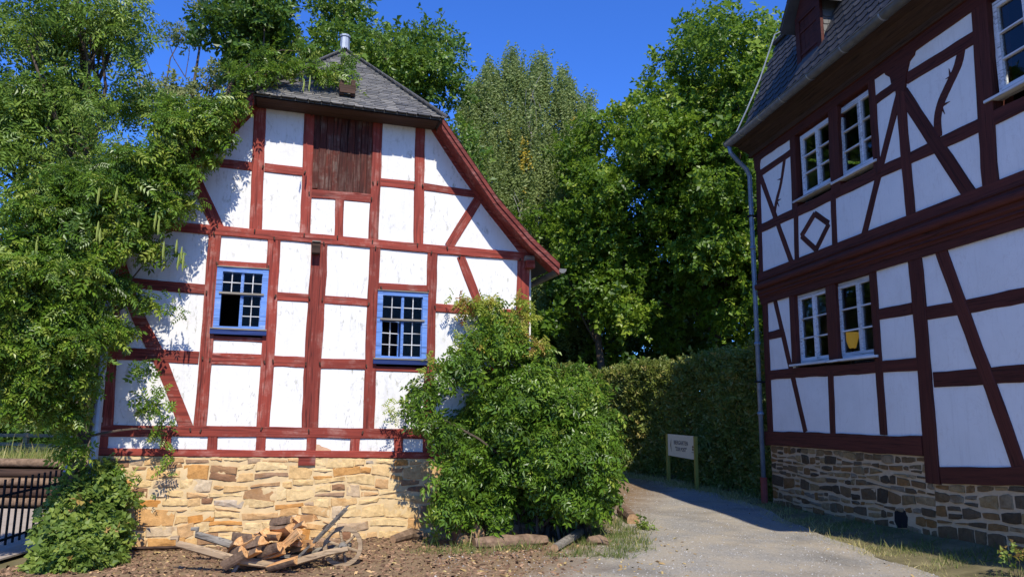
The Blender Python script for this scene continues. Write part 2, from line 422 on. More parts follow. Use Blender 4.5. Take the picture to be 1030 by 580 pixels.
def merge(parts):
    V, F, T, k = [], [], [], 0
    for v, f, t in parts:
        V.append(v); F.append(f + k); T.append(t); k += len(v)
    return np.concatenate(V), np.concatenate(F), np.concatenate(T)
def leaf_at(base, d, side, nrm, L, W, fold=0.12, droop=0.08):
    base, d, side, nrm = (np.array(a, float) for a in (base, d, side, nrm))
    return [base, base + d * L * 0.42 - side * W / 2 + nrm * fold * W, base + d * L * 0.42 + side * W / 2 + nrm * fold * W, base + d * L - nrm * droop * L]
def template_compound(pairs=5, leaflet=0.36, w=0.15):
    V, F = [], []
    def put(base, d, n):
        d = unit(np.array(d, float)); s = unit(np.cross(d, n)); nn = np.cross(s, d)
        k = len(V); V.extend(leaf_at(base, d, s, nn, leaflet, w, 0.15, 0.2)); F.extend([(k, k + 3, k + 1), (k, k + 2, k + 3)])
    for i in range(pairs):
        y = 0.22 + 0.68 * i / (pairs - 1); z = -0.28 * y * y
        for sg in (-1, 1):
            put(np.array([0, y, z]), (sg * 0.85, 0.45 + 0.1 * i / pairs, -0.22), np.array([sg * 0.15, 0, 1.0]))
    put(np.array([0, 0.92, -0.26]), (0, 0.9, -0.5), np.array([0, 0.3, 1.0]))
    return np.array(V), np.array(F)
def template_spray(n=7, leaf=0.42, w=0.30, seed=1, hang=0.0):
    r = random.Random(seed); V, F = [], []
    for i in range(n):
        y = 0.1 + 0.85 * i / (n - 1); a = (i * 2.4 + r.uniform(-.4, .4))
        d = np.array([math.cos(a), 0.55 + r.uniform(-.2, .3), 0.5 * math.sin(a) - hang]); d = unit(d)
        nrm = unit(np.array([r.uniform(-.5, .5), r.uniform(-.3, .3), 1.0])); s = unit(np.cross(d, nrm)); nn = np.cross(s, d)
        L = leaf * r.uniform(.75, 1.2)
        k = len(V); V.extend(leaf_at((0, y, -0.1 * y), d, s, nn, L, w / leaf * L, 0.15, 0.15)); F.extend([(k, k + 3, k + 1), (k, k + 2, k + 3)])
    return np.array(V), np.array(F)
COMPOUND = template_compound(4, 0.37, 0.165)
COMPOUND_S = template_compound(3, 0.46, 0.21)
SPRAYS = {'broad': template_spray(7, 0.42, 0.34, 3), 'oak': template_spray(7, 0.40, 0.27, 4), 'birch': template_spray(6, 0.32, 0.17, 5, 0.5), 'ash': template_compound(4, 0.34, 0.12), 'round': template_spray(6, 0.5, 0.46, 6)}
def sphere_pts(n):
    return unit(rng.normal(size=(n, 3)))
def clump_leaves(clumps, n_total, tmpl, size, up_bias=0.5, out_bias=0.7, shell=0.55, droop=0.15, tint_mu=0.5, tint_sd=0.18, clump_sd=0.12, hang=0.0):
    """leaf sprays spread through ellipsoidal clumps (centre, radii)"""
    C = np.array([c[0] for c in clumps], float); Rr = np.array([c[1] for c in clumps], float)
    wgt = (Rr.prod(axis=1)) ** (2.0 / 3.0); wgt = wgt / wgt.sum()
    idx = rng.choice(len(C), n_total, p=wgt)
    d = sphere_pts(n_total); rad = shell + (1 - shell) * rng.random(n_total) ** 0.6
    rad = np.where(rng.random(n_total) < 0.25, rng.random(n_total) ** 0.5, rad)
    rad *= 1 + 0.18 * rng.normal(size=n_total).clip(-1.5, 2)
    P = C[idx] + d * rad[:, None] * Rr[idx]
    nrm = unit(d * out_bias + np.array([0, 0, up_bias]) + 0.45 * rng.normal(size=(n_total, 3)))
    axis = unit(rng.normal(size=(n_total, 3)) + 0.8 * d + np.array([0, 0, -droop]))
    axis = unit(axis - nrm * (axis * nrm).sum(axis=1, keepdims=True) * 0.8)
    if hang > 0: P[:, 2] -= hang * rng.random(n_total) ** 1.5; axis = unit(axis * 0.35 + np.array([0, 0, -1.0]))
    R = frames(axis, nrm)
    S = size * np.exp(rng.normal(0, 0.28, n_total)).clip(.5, 1.9)
    ct = rng.normal(0, clump_sd, len(C))
    T = tint_mu + ct[idx] + rng.normal(0, tint_sd, n_total)
    return scatter(tmpl[0], tmpl[1], P, R, S, T, 0.04)

# ------------------------------------------------------------------ ground
def hz(x, y):
    return 0.012 * math.sin(x * 1.7 + 0.4 * y) + 0.010 * math.sin(y * 2.3 - 0.8 * x) + 0.006 * math.sin(5.1 * x + 1.3) * math.sin(4.3 * y)
def sheet(name, poly, z, m, step=0.25, bumpy=True):
    """a ground sheet with the outline poly, gridded inside so that it can undulate"""
    bm = bmesh.new()
    vs = [bm.verts.new((x, y, 0)) for x, y in poly]
    bm.faces.new(vs)
    xs = [p[0] for p in poly]; ys = [p[1] for p in poly]
    if bumpy:
        for ax, lo, hi in ((0, min(xs), max(xs)), (1, min(ys), max(ys))):
            k = lo + step
            while k < hi:
                co = [0, 0, 0]; no = [0, 0, 0]; co[ax] = k; no[ax] = 1
                bmesh.ops.bisect_plane(bm, geom=bm.verts[:] + bm.edges[:] + bm.faces[:], plane_co=co, plane_no=no)
                k += step
    bm.normal_update()
    for f in bm.faces:
        if f.normal.z < 0: f.normal_flip()
    for v in bm.verts: v.co.z = z + (hz(v.co.x, v.co.y) if bumpy else 0)
    me = bpy.data.meshes.new(name); bm.to_mesh(me); bm.free(); me.materials.append(m)
    me.polygons.foreach_set('use_smooth', [True] * len(me.polygons))
    return obj(name, me, kind='structure')
obj('ground', mesh('ground', [(-600, -300, -0.06), (600, -300, -0.06), (600, 900, -0.06), (-600, 900, -0.06)], [(0, 1, 2, 3)], M['turf']), kind='structure')
def ragged(pts, amp=0.08, n=6, seed=1):
    r = random.Random(seed); out = []
    for i, p in enumerate(pts):
        q = pts[(i + 1) % len(pts)]
        for k in range(n):
            t = k / n; j = amp if k else 0
            out.append((p[0] + (q[0] - p[0]) * t + r.uniform(-j, j), p[1] + (q[1] - p[1]) * t + r.uniform(-j, j)))
    return out
path_poly = [(-5.0, -3), (4.6, -3), (4.55, 6.5), (4.42, 7.9), (4.3, 10.7), (4.4, 13.2), (4.3, 15.0), (3.6, 18.0), (2.7, 20.5), (0.5, 22.8), (-3, 24), (-3, 21.5), (0.0, 20.2), (1.6, 17.6), (1.7, 14.5), (1.2, 12.0), (0.6, 10.75), (-5.0, 8.92), (-5.2, 7.0)]
sheet('path', ragged(path_poly, 0.07, 5, 3), 0.0, M['yard'], 0.3)
sheet('paving', [(-14, -3), (-5.25, -3), (-5.4, 7.2), (-5.6, 9.0), (-6.3, 12.5), (-14, 12.5)], -0.02, M['paving'], bumpy=False)
obj('meadow', mesh('meadow', [(-60, 12.75, .70), (-7.0, 12.75, .70), (-7.8, 22, .30), (-60, 22, .30), (-9, 60, .3), (-60, 60, .3)], [(0, 1, 2, 3), (3, 2, 4, 5)], M['meadow']), kind='structure')
for k, (x0, x1, y0, y1) in enumerate([(-6.9, -5.45, 6.9, 8.1), (-6.9, -5.5, 8.12, 9.3), (-8.4, -6.92, 7.0, 8.2), (-8.4, -6.92, 8.22, 9.4)]):
    MB().box(x0 + .01, x1 - .01, y0 + .01, y1 - .01, -0.019, 0.0).build('paving_slab', M['paving'], bpy.data.objects['paving'])

# ------------------------------------------------------------------ half-timbered wall kit
def line_uz(wall, a, b, off):
    return wall.uz(a[0], a[1], off), wall.uz(b[0], b[1], off)
def beam(house, wall, name, a, b, w, mat_, t=0.02, off=0.0, px=True, ext=0.0, depth=0.06):
    """a timber from pixel a to pixel b (or wall coordinates), w wide, standing t proud of the plaster"""
    (u0, z0), (u1, z1) = line_uz(wall, a, b, off) if px else (a, b)
    L = math.hypot(u1 - u0, z1 - z0) + 2 * ext
    ang = math.atan2(z1 - z0, u1 - u0)
    t += rnd.uniform(-0.0012, 0.0012)
    n = max(3, int(L / 0.22)); ch = 0.006; V, F = [], []
    wav = rnd.uniform(0, 6)
    for i in range(n + 1):
        x = -L / 2 + L * i / n
        hw0 = w / 2 + rnd.uniform(-1, 1) * 0.034 * w; hw1 = w / 2 + rnd.uniform(-1, 1) * 0.034 * w
        c = 0.025 * w * math.sin(wav + x * 2.1)
        V += [(x, c - hw0, -depth), (x, c - hw0, t - ch), (x, c - hw0 + ch, t), (x, c + hw1 - ch, t), (x, c + hw1, t - ch), (x, c + hw1, -depth)]
    for i in range(n):
        for s in range(5):
            F.append((i * 6 + s, (i + 1) * 6 + s, (i + 1) * 6 + s + 1, i * 6 + s + 1))
        F.append((i * 6 + 5, (i + 1) * 6 + 5, (i + 1) * 6, i * 6))
    F.append(tuple(range(5, -1, -1))[::-1]); F.append(tuple(n * 6 + s for s in range(6))[::-1])
    wm = wall.mat((u0 + u1) / 2, (z0 + z1) / 2, off) @ Matrix.Rotation(ang, 4, 'Z')
    me = mesh(name, V, F, mat_)
    bm = bmesh.new(); bm.from_mesh(me); bmesh.ops.recalc_face_normals(bm, faces=bm.faces); bm.to_mesh(me); bm.free()
    return obj(name, me, house, wm)
def bent_beam(house, wall, name, pts, w, mat_, t=0.016, off=0.0, px=True, depth=0.05):
    P = [Vector((*wall.uz(x, y, off), 0)) for x, y in pts] if px else [Vector((u, z, 0)) for u, z in pts]
    c = sum(P, Vector()) / len(P); P = [p - c for p in P]
    # smooth the polyline
    Q = []
    for i in range(len(P) - 1):
        p0, p1, p2, p3 = P[max(i - 1, 0)], P[i], P[i + 1], P[min(i + 2, len(P) - 1)]
        for k in range(4):
            s = k / 4
            Q.append(0.5 * ((2 * p1) + (p2 - p0) * s + (2 * p0 - 5 * p1 + 4 * p2 - p3) * s * s + (3 * p1 - p0 - 3 * p2 + p3) * s ** 3))
    Q.append(P[-1]); V, F = [], []
    ws = w if isinstance(w, (list, tuple)) else (w, w)
    for i, q in enumerate(Q):
        d = (Q[min(i + 1, len(Q) - 1)] - Q[max(i - 1, 0)]).normalized(); s = Vector((-d.y, d.x, 0))
        hw = (ws[0] + (ws[1] - ws[0]) * i / (len(Q) - 1)) / 2 * rnd.uniform(.95, 1.05)
        for k, zz in ((-1, -depth), (-1, t), (1, t), (1, -depth)): V.append(q + s * hw * k + Vector((0, 0, zz)))
    for i in range(len(Q) - 1):
        for s in range(3): F.append((i * 4 + s, i * 4 + s + 1, i * 4 + 5 + s, i * 4 + 4 + s))
    F.append((0, 1, 2, 3)); F.append(tuple(len(V) - 4 + s for s in (3, 2, 1, 0)))
    me = mesh(name, V, F, mat_)
    bm = bmesh.new(); bm.from_mesh(me); bmesh.ops.recalc_face_normals(bm, faces=bm.faces); bm.to_mesh(me); bm.free()
    return obj(name, me, house, wall.mat(c.x, c.y, off))
def panel(house, wall, quad, mat_, off=0.0, thick=0.05, n=5):
    """an infill panel between the timbers: corners in wall coordinates, bottom-left, bottom-right, top-right, top-left"""
    cu = sum(q[0] for q in quad) / 4; cz = sum(q[1] for q in quad) / 4
    q = [(a - cu, b - cz) for a, b in quad]; V, F = [], []
    ph = rnd.uniform(0, 9); base = rnd.uniform(-0.002, 0.003)
    for j in range(n + 1):
        for i in range(n + 1):
            s, t = i / n, j / n
            x = (1 - t) * ((1 - s) * q[0][0] + s * q[1][0]) + t * ((1 - s) * q[3][0] + s * q[2][0])
            y = (1 - t) * ((1 - s) * q[0][1] + s * q[1][1]) + t * ((1 - s) * q[3][1] + s * q[2][1])
            V.append((x, y, base + 0.003 * math.sin(ph + 5 * x + 3 * y) + 0.004 * math.sin(math.pi * s) * math.sin(math.pi * t)))
    for j in range(n):
        for i in range(n):
            k = j * (n + 1) + i; F.append((k, k + 1, k + n + 2, k + n + 1))
    b0 = len(V)
    V += [(x, y, -thick) for x, y in q]; F.append((b0 + 3, b0 + 2, b0 + 1, b0))
    return obj('infill_panel', mesh('infill_panel', V, F, mat_, True), house, wall.mat(cu, cz, off))
def lerp_line(l, u):
    (u0, z0), (u1, z1) = l
    return z0 + (z1 - z0) * (u - u0) / (u1 - u0) if abs(u1 - u0) > 1e-6 else z0
def post_u(p, z):
    (u0, z0), (u1, z1) = p
    return u0 + (u1 - u0) * (z - z0) / (z1 - z0)
def bay(house, wall, pa, pb, rails, mat_, off=0.0, skip=()):
    """panels between two posts and successive rails (from the bottom up); lines in wall coordinates"""
    for k in range(len(rails) - 1):
        if k in skip: continue
        lo, hi = rails[k], rails[k + 1]
        def corner(post, rail):
            u = post_u(post, (rail[0][1] + rail[1][1]) / 2); z = lerp_line(rail, u); return (post_u(post, z), z)
        panel(house, wall, [corner(pa, lo), corner(pb, lo), corner(pb, hi), corner(pa, hi)], mat_, off)

def rubble(house, wall, u0, u1, zlo, zhi, rows, mat_, mortar, gap=0.012, wmin=0.14, wmax=0.42, proud=0.018, off=0.0, seed=3, holes=(), rough=1.0, smear=0.002, wave=1.0, vj=0.0):
    """a random rubble wall: every stone is a mesh of its own, set in a bed of mortar"""
    r = random.Random(seed)
    ph = [r.uniform(0, 6) for _ in range(rows + 1)]
    hs = [r.uniform(0.6, 1.5) for _ in range(rows)]; tot = sum(hs)
    cum = [sum(hs[:i]) / tot for i in range(rows + 1)]
    def bz(k, u):
        lo, hi = zlo(u), zhi(u); z = lo + (hi - lo) * cum[k]
        if 0 < k < rows: z += wave * (0.016 * math.sin(ph[k] + 2.3 * u) + 0.012 * math.sin(2 * ph[k] + 6.1 * u))
        return z
    def stone(poly, pr):
        cx = sum(p[0] for p in poly) / len(poly); cy = sum(p[1] for p in poly) / len(poly)
        for (a, b, c, d) in holes:
            if a < cx < b and c < cy < d: return
        q = [(x - cx, y - cy) for x, y in poly]; n = len(q); ins = r.uniform(0.008, 0.018)
        def inset(p, k):
            d = math.hypot(*p); return (p[0] * (1 - k / d), p[1] * (1 - k / d)) if d > k else p
        V = [(x, y, -0.03) for x, y in q] + [(x, y, pr * 0.45 + r.uniform(-.003, .003)) for x, y in q]
        tl = (r.uniform(-.05, .05), r.uniform(-.07, .05))
        V += [(*inset(p, ins), pr + tl[0] * p[0] + tl[1] * p[1] + r.uniform(-.004, .004)) for p in q]
        V.append((r.uniform(-.02, .02), r.uniform(-.01, .01), pr + r.uniform(-0.002, 0.010) * rough))
        F = []
        for i in range(n):
            j = (i + 1) % n
            F += [(i, j, n + j, n + i), (n + i, n + j, 2 * n + j, 2 * n + i), (2 * n + i, 2 * n + j, 3 * n)]
        obj('stone', mesh('stone', V, F, mat_), house, wall.mat(cx, cy, off))
    def outline(a, b, zl, zh, u_sl0, u_sl1):
        """a rough polygon from u a to b between curves zl and zh"""
        g = gap / 2 + r.uniform(0, gap * 0.4); pts = []; mu = (a + b) / 2; jz = min(1.0, (zh(mu) - zl(mu)) / .16)
        m = 3 if b - a > 0.2 else 2
        v0, v1 = r.uniform(-vj, vj), r.uniform(-vj, vj)
        zl0, zh0 = zl, zh; zl = lambda x: zl0(x) + v0; zh = lambda x: min(zh0(x) + v1, zhi(x))
        ja, jb = r.uniform(-.5, .5) * .03, r.uniform(-.5, .5) * .03
        for i in range(m + 1):
            u = a + g + ja + (b - a - 2 * g - ja + jb) * i / m; pts.append((u, zl(u) + g + jz * r.uniform(0, .012) + jz * (0.014 if i in (0, m) and r.random() < .6 else 0)))
        ja, jb = r.uniform(-.5, .5) * .03, r.uniform(-.5, .5) * .03
        for i in range(m, -1, -1):
            u = a + g + ja + (b - a - 2 * g - ja + jb) * i / m; pts.append((u, zh(u) - g - jz * r.uniform(0, .012) - jz * (0.014 if i in (0, m) and r.random() < .6 else 0)))
        return pts
    for k in range(rows):
        u = u0 - r.uniform(0, 0.1)
        while u < u1:
            wd = r.uniform(wmin, wmax) * (1.25 if hs[k] > 1.1 else 1.0)
            b = min(u + wd, u1 + 0.0); a = max(u, u0)
            if u1 - b < wmin * 0.7: b = u1
            mid = (a + b) / 2; h = bz(k + 1, mid) - bz(k, mid); pr = proud * r.uniform(0.55, 1.35)
            if b - a > 0.05 and h > 0.045:
                if h > 0.13 and r.random() < 0.24:
                    f = r.uniform(0.4, 0.6); zc = lambda x, f=f, k=k: bz(k, x) * (1 - f) + bz(k + 1, x) * f
                    stone(outline(a, b, lambda x: bz(k, x), zc, 0, 0), pr)
                    if b - a > 0.28 and r.random() < .5:
                        c = a + (b - a) * r.uniform(.35, .65)
                        stone(outline(a, c, zc, lambda x: bz(k + 1, x), 0, 0), pr * .8); stone(outline(c, b, zc, lambda x: bz(k + 1, x), 0, 0), pr * 1.1)
                    else: stone(outline(a, b, zc, lambda x: bz(k + 1, x), 0, 0), pr * .9)
                else:
                    stone(outline(a, b, lambda x: bz(k, x), lambda x: bz(k + 1, x), 0, 0), pr)
            u = b
            if b >= u1: break
    # mortar bed
    n = int((u1 - u0) / 0.035); V, F = [], []
    cols = 30
    nz = np.random.default_rng(seed)
    smr = smear
    for i in range(n + 1):
        u = u0 + (u1 - u0) * i / n
        for j in range(cols + 1):
            z = zlo(u) - 0.12 + (zhi(u) - 0.002 - zlo(u) + 0.12) * j / cols
            V.append((u, z, 0.003 * math.sin(13 * u + 7 * z) + 0.003 * math.sin(29 * u - 21 * z) + smr * nz.normal()))
    for i in range(n):
        for j in range(cols): k = i * (cols + 1) + j; F.append((k, k + cols + 1, k + cols + 2, k + 1))
    b0 = len(V)
    V += [(u0, zlo(u0) - .12, -0.35), (u1, zlo(u1) - .12, -0.35), (u1, zhi(u1) - .002, -0.35), (u0, zhi(u0) - .002, -0.35)]
    F += [(b0, b0 + 1, b0 + 2, b0 + 3), (0, b0, b0 + 3, cols), (n * (cols + 1), n * (cols + 1) + cols, b0 + 2, b0 + 1), (cols, b0 + 3, b0 + 2, n * (cols + 1) + cols)]
    me = mesh('plinth_mortar', V, F, mortar, True)
    obj('plinth_mortar', me, house, wall.mat(0, 0, off))

# ------------------------------------------------------------------ the sunlit house on the left
LH = empty('half_timbered_house', LW.p(2.4, 0, 0), 'sunlit white half-timbered house with red beams, blue windows and yellow stone base', 'house')
RL, PL = M['red_l'], M['plaster_l']
def L(a, b, off=0.0): return line_uz(LW, a, b, off)
UC = 2.385
def mirror(p): return (2 * UC - p[0], p[1])
lp = {0: L((119, 232), (104, 440)), 1: L((216.5, 236), (201.5, 427)), 2: L((276, 242), (265, 428)), 3: L((321, 246), (312, 429)), 4: L((377, 251), (370.5, 430)), 5: L((435, 256), (430, 432)), 6: L((526.5, 263), (524, 440))}
lw_ = {0: .18, 1: .15, 2: .16, 3: .215, 4: .15, 5: .145, 6: .19}
sill_rail = L((98, 432.5), (430, 436)); bot_sill = L((97, 454), (440, 457.5)); mid_rail = L((112, 222.7), (520, 257.7))
sill_rail = (sill_rail[0], (5.07, lerp_line(sill_rail, 5.07))); bot_sill = (bot_sill[0], (5.07, lerp_line(bot_sill, 5.07)))
mid_rail = ((-0.32, lerp_line(mid_rail, -0.32)), (5.07, lerp_line(mid_rail, 5.07)))
for k, p in lp.items():
    lo_z = lerp_line(sill_rail, p[1][0]); hi_z = lerp_line(mid_rail, p[0][0])
    beam(LH, LW, 'post', (post_u(p, lo_z), lo_z), (post_u(p, hi_z + (.0)), hi_z), lw_[k], RL, 0.021, px=False)
beam(LH, LW, 'rail', *sill_rail, .13, RL, 0.024, px=False, ext=0.02)
beam(LH, LW, 'sill_beam', *bot_sill, .085, RL, 0.034, px=False, ext=0.04)
beam(LH, LW, 'rail', *mid_rail, .125, RL, 0.026, px=False, ext=0.03)
for x0, x1 in ((103.5, 102), (167, 166.5), (213.5, 213), (262.5, 262), (313, 313), (357, 355), (401, 400.5), (430, 430), (478, 478), (523, 523)):
    u = LW.uz(x0, 445)[0]
    beam(LH, LW, 'stud', (u, lerp_line(bot_sill, u)), (u, lerp_line(sill_rail, u)), .12, RL, 0.017, px=False)
rails_l = {(0, 1): [((118, 283), (206, 291), .125), ((112, 355), (200, 359.5), .15)],
           (1, 2): [((217, 265), (272, 268), .085), ((212, 339), (268, 342), .06), ((205, 360), (267, 362), .145)],
           (2, 3): [((278, 298), (313, 300), .11), ((272, 363), (310, 364.5), .135)],
           (3, 4): [((324, 301), (372, 304.5), .105), ((320, 365.5), (369, 366.5), .135)],
           (4, 5): [((381, 288), (431, 290.5), .095), ((375, 370), (430, 372.5), .065)],
           (5, 6): [((437, 309), (523, 316), .115), ((436, 370), (523, 376), .125)]}
for (a, b), rs in rails_l.items():
    ls = []
    for (p, q, w) in rs:
        l = L(p, q); ls.append(l); beam(LH, LW, 'rail', *l, w, RL, 0.017, px=False)
    ls = sorted(ls, key=lambda l: l[0][1])
    skip = {(1, 2): (3,), (4, 5): (2,)}.get((a, b), ())
    rails = [sill_rail] + ls + [mid_rail]
    if (a, b) == (1, 2): skip = (2,)
    if (a, b) == (4, 5): skip = (1,)
    bay(LH, LW, lp[a], lp[b], rails, PL, skip=skip)
for a, b in zip([-.32, .24, .80, 1.40, 2.03, 2.58, 3.2, 4.1], [.24, .80, 1.40, 2.03, 2.58, 3.2, 4.1, 5.07]):
    panel(LH, LW, [(a, lerp_line(bot_sill, a)), (b, lerp_line(bot_sill, b)), (b, lerp_line(sill_rail, b)), (a, lerp_line(sill_rail, a))], PL, -0.002)
bent_beam(LH, LW, 'brace', [(119, 262), (139, 318), (162, 364), (188, 431)], .15, RL, .014)
beam(LH, LW, 'brace', (463, 258), (507, 372), .125, RL, .014)
# gable
up = {1: L((263, 95), (256.5, 232)), 2: L((312, 100), (306.5, 235)), 3: L((380.5, 108), (375.5, 241)), 4: L((423, 120), (420.5, 246))}
HIP_Z = 5.62; TOP_IN = 5.52
rafter = [L((437, 131), (478, 189))[0], L((478, 189), (525, 252))[0], L((478, 189), (525, 252))[1]]
rafter[0] = (3.55, 5.72); rafter[-1] = (5.07, 3.82)
for k, p in up.items():
    zl = lerp_line(mid_rail, p[1][0]); zt = {1: 5.75, 2: 5.9, 3: 5.9, 4: 5.75}[k]
    beam(LH, LW, 'post', (post_u(p, zl), zl), (post_u(p, zt), zt), {1: .155, 2: .135, 3: .135, 4: .14}[k], RL, 0.021, px=False)
bent_beam(LH, LW, 'rafter', rafter, .15, RL, .023, px=False)
bent_beam(LH, LW, 'rafter', [mirror(p) for p in rafter], .15, RL, .023, px=False)
plate = ((1.0, 5.60), (3.75, 5.58))
g_rails = [((187, 161), (255, 168), .12), ((266, 169), (307, 173), .12), ((311, 194.5), (375, 200), .12), ((380, 183.5), (420, 187), .115), ((425, 188), (482, 196), .11)]
gl = []
for p, q, w in g_rails:
    l = L(p, q); gl.append(l); beam(LH, LW, 'rail', *l, w, RL, .017, px=False)
beam(LH, LW, 'stud', (341.5, 200), (340.5, 239), .115, RL, .016)
beam(LH, LW, 'brace', (481, 200), (451, 248), .13, RL, .0145)
beam(LH, LW, 'brace', (187, 160), (220, 230), .15, RL, .0145)
topl = ((0, 5.70), (5, 5.68))
bay(LH, LW, up[1], up[2], [mid_rail, gl[1], topl], PL)
bay(LH, LW, up[2], up[3], [mid_rail, gl[2]], PL)
bay(LH, LW, up[3], up[4], [mid_rail, gl[3], topl], PL)
def tri_panel(pts):
    cu = sum(p[0] for p in pts) / len(pts); cz = sum(p[1] for p in pts) / len(pts)
    MB().prism([(a - cu, b - cz) for a, b in pts], -0.05, 0.003).build('infill_panel', PL, LH, LW.mat(cu, cz, 0))
def raf_u(z):
    (a, b, c) = rafter
    s = ((a, b) if z > b[1] else (b, c)); return s[0][0] + (s[1][0] - s[0][0]) * (z - s[0][1]) / (s[1][1] - s[0][1])
zr = gl[4][1][1]; u4 = up[4][0][0]
for mir in (False, True):
    fm = (lambda ps: [mirror(p) for p in reversed(ps)]) if mir else (lambda ps: ps)
    tri_panel(fm([(u4, zr), (raf_u(zr), zr), (raf_u(5.66), 5.66), (u4, 5.66)]))
    tri_panel(fm([(u4, 3.86), (4.98, 3.86), (raf_u(zr), zr), (u4, zr)]))
# hatch of vertical planks
h0, h1 = LW.uz(316, 120), LW.uz(373.5, 196)
hz0, hz1 = h1[1] - 0.01, 5.6
n_pl = 9; x = h0[0] - 0.005
back = MB().box(h0[0] - .03, h1[0] + .03, hz0, 5.68, -0.07, -0.05)
HT = back.build('hatch', M['plank'], LH, LW.mat(0, 0, 0))
for k in range(n_pl):
    wd = (h1[0] - h0[0] + 0.01) / n_pl * rnd.uniform(.9, 1.1)
    if k == n_pl - 1: wd = h1[0] + 0.005 - x
    o_ = MB().box(-wd / 2 + .003, wd / 2 - .003, -(hz1 - hz0) / 2, (hz1 - hz0) / 2 + rnd.uniform(-.01, .0), -0.05, rnd.uniform(-0.016, -0.006)).build('plank', M['plank'], HT, LW.mat(x + wd / 2, (hz0 + hz1) / 2 + (0.01 if k else 0.03), 0))
    x += wd
# pegs
pg = MB()
peg_px = [(264, 169), (306, 174), (311, 195), (380, 184), (417, 187), (425, 188), (219, 228), (257, 232), (306, 236), (340, 239), (375, 243), (420, 247), (450, 250), (216, 236), (276, 241), (325, 245), (377, 250), (433, 255), (462, 258), (522, 261), (218, 266), (270, 269), (208, 294), (277, 298), (311, 300), (324, 302), (371, 306), (204, 361), (211, 361), (266, 364), (274, 362), (308, 365), (321, 366), (369, 368), (191, 432), (202, 432), (263, 431), (311, 432), (365, 434), (383, 290), (430, 293), (437, 309), (313, 116), (375, 185), (373, 201), (428, 371)]
for (px_, py_) in peg_px:
    u, z = LW.uz(px_ + rnd.uniform(-.8, .8), py_ + rnd.uniform(-.8, .8)); a = rnd.uniform(-.4, .4)
    pg.box(-.008, .008, -.02, .02, 0.0, 0.042 + rnd.uniform(0, .01), 0, Matrix.Translation((u, z, 0)) @ Matrix.Rotation(a, 4, 'Z'))
pg.build('pegs', M['dark_wood'], LH, LW.mat(0, 0, 0), kind='stuff')
# projecting beam ends
def block(name, px_, py_, w, h, d, m, house=LH, wall=LW, off=0.0):
    u, z = wall.uz(px_, py_, off)
    b = MB().box(-w / 2, w / 2, -h / 2, h / 2, 0, d).build(name, m, house, wall.mat(u, z, off)); return b
e = block('beam_end', 317.5, 251, .10, .14, .16, M['dark_wood'])
MB().box(-.055, .055, .07, .085, 0, .18).build('beam_end_cap', M['grey_wood'], e, WM[e])
e = block('corner_beam_end', 531, 267, .12, .11, .14, RL)
MB().box(-.07, .06, .055, .12, 0, .12).build('beam_end_cap', M['grey_wood'], e, WM[e])
block('sill_stub', 308.5, 463.5, .21, .095, .055, RL)
# broken plaster corner showing clay
u, z = LW.uz(326, 449.5)
MB().prism([(-.10, -.055), (.10, -.055), (.085, -.03), (.03, -.005), (-.03, .01), (-.06, .035), (-.10, .04)], 0.006, 0.0095).build('broken_plaster_patch', plain_mat('clay_daub', (0.45, 0.26, 0.15), (0.56, 0.36, 0.22), 0.95, 20, 0.6), LH, LW.mat(u, z, 0))

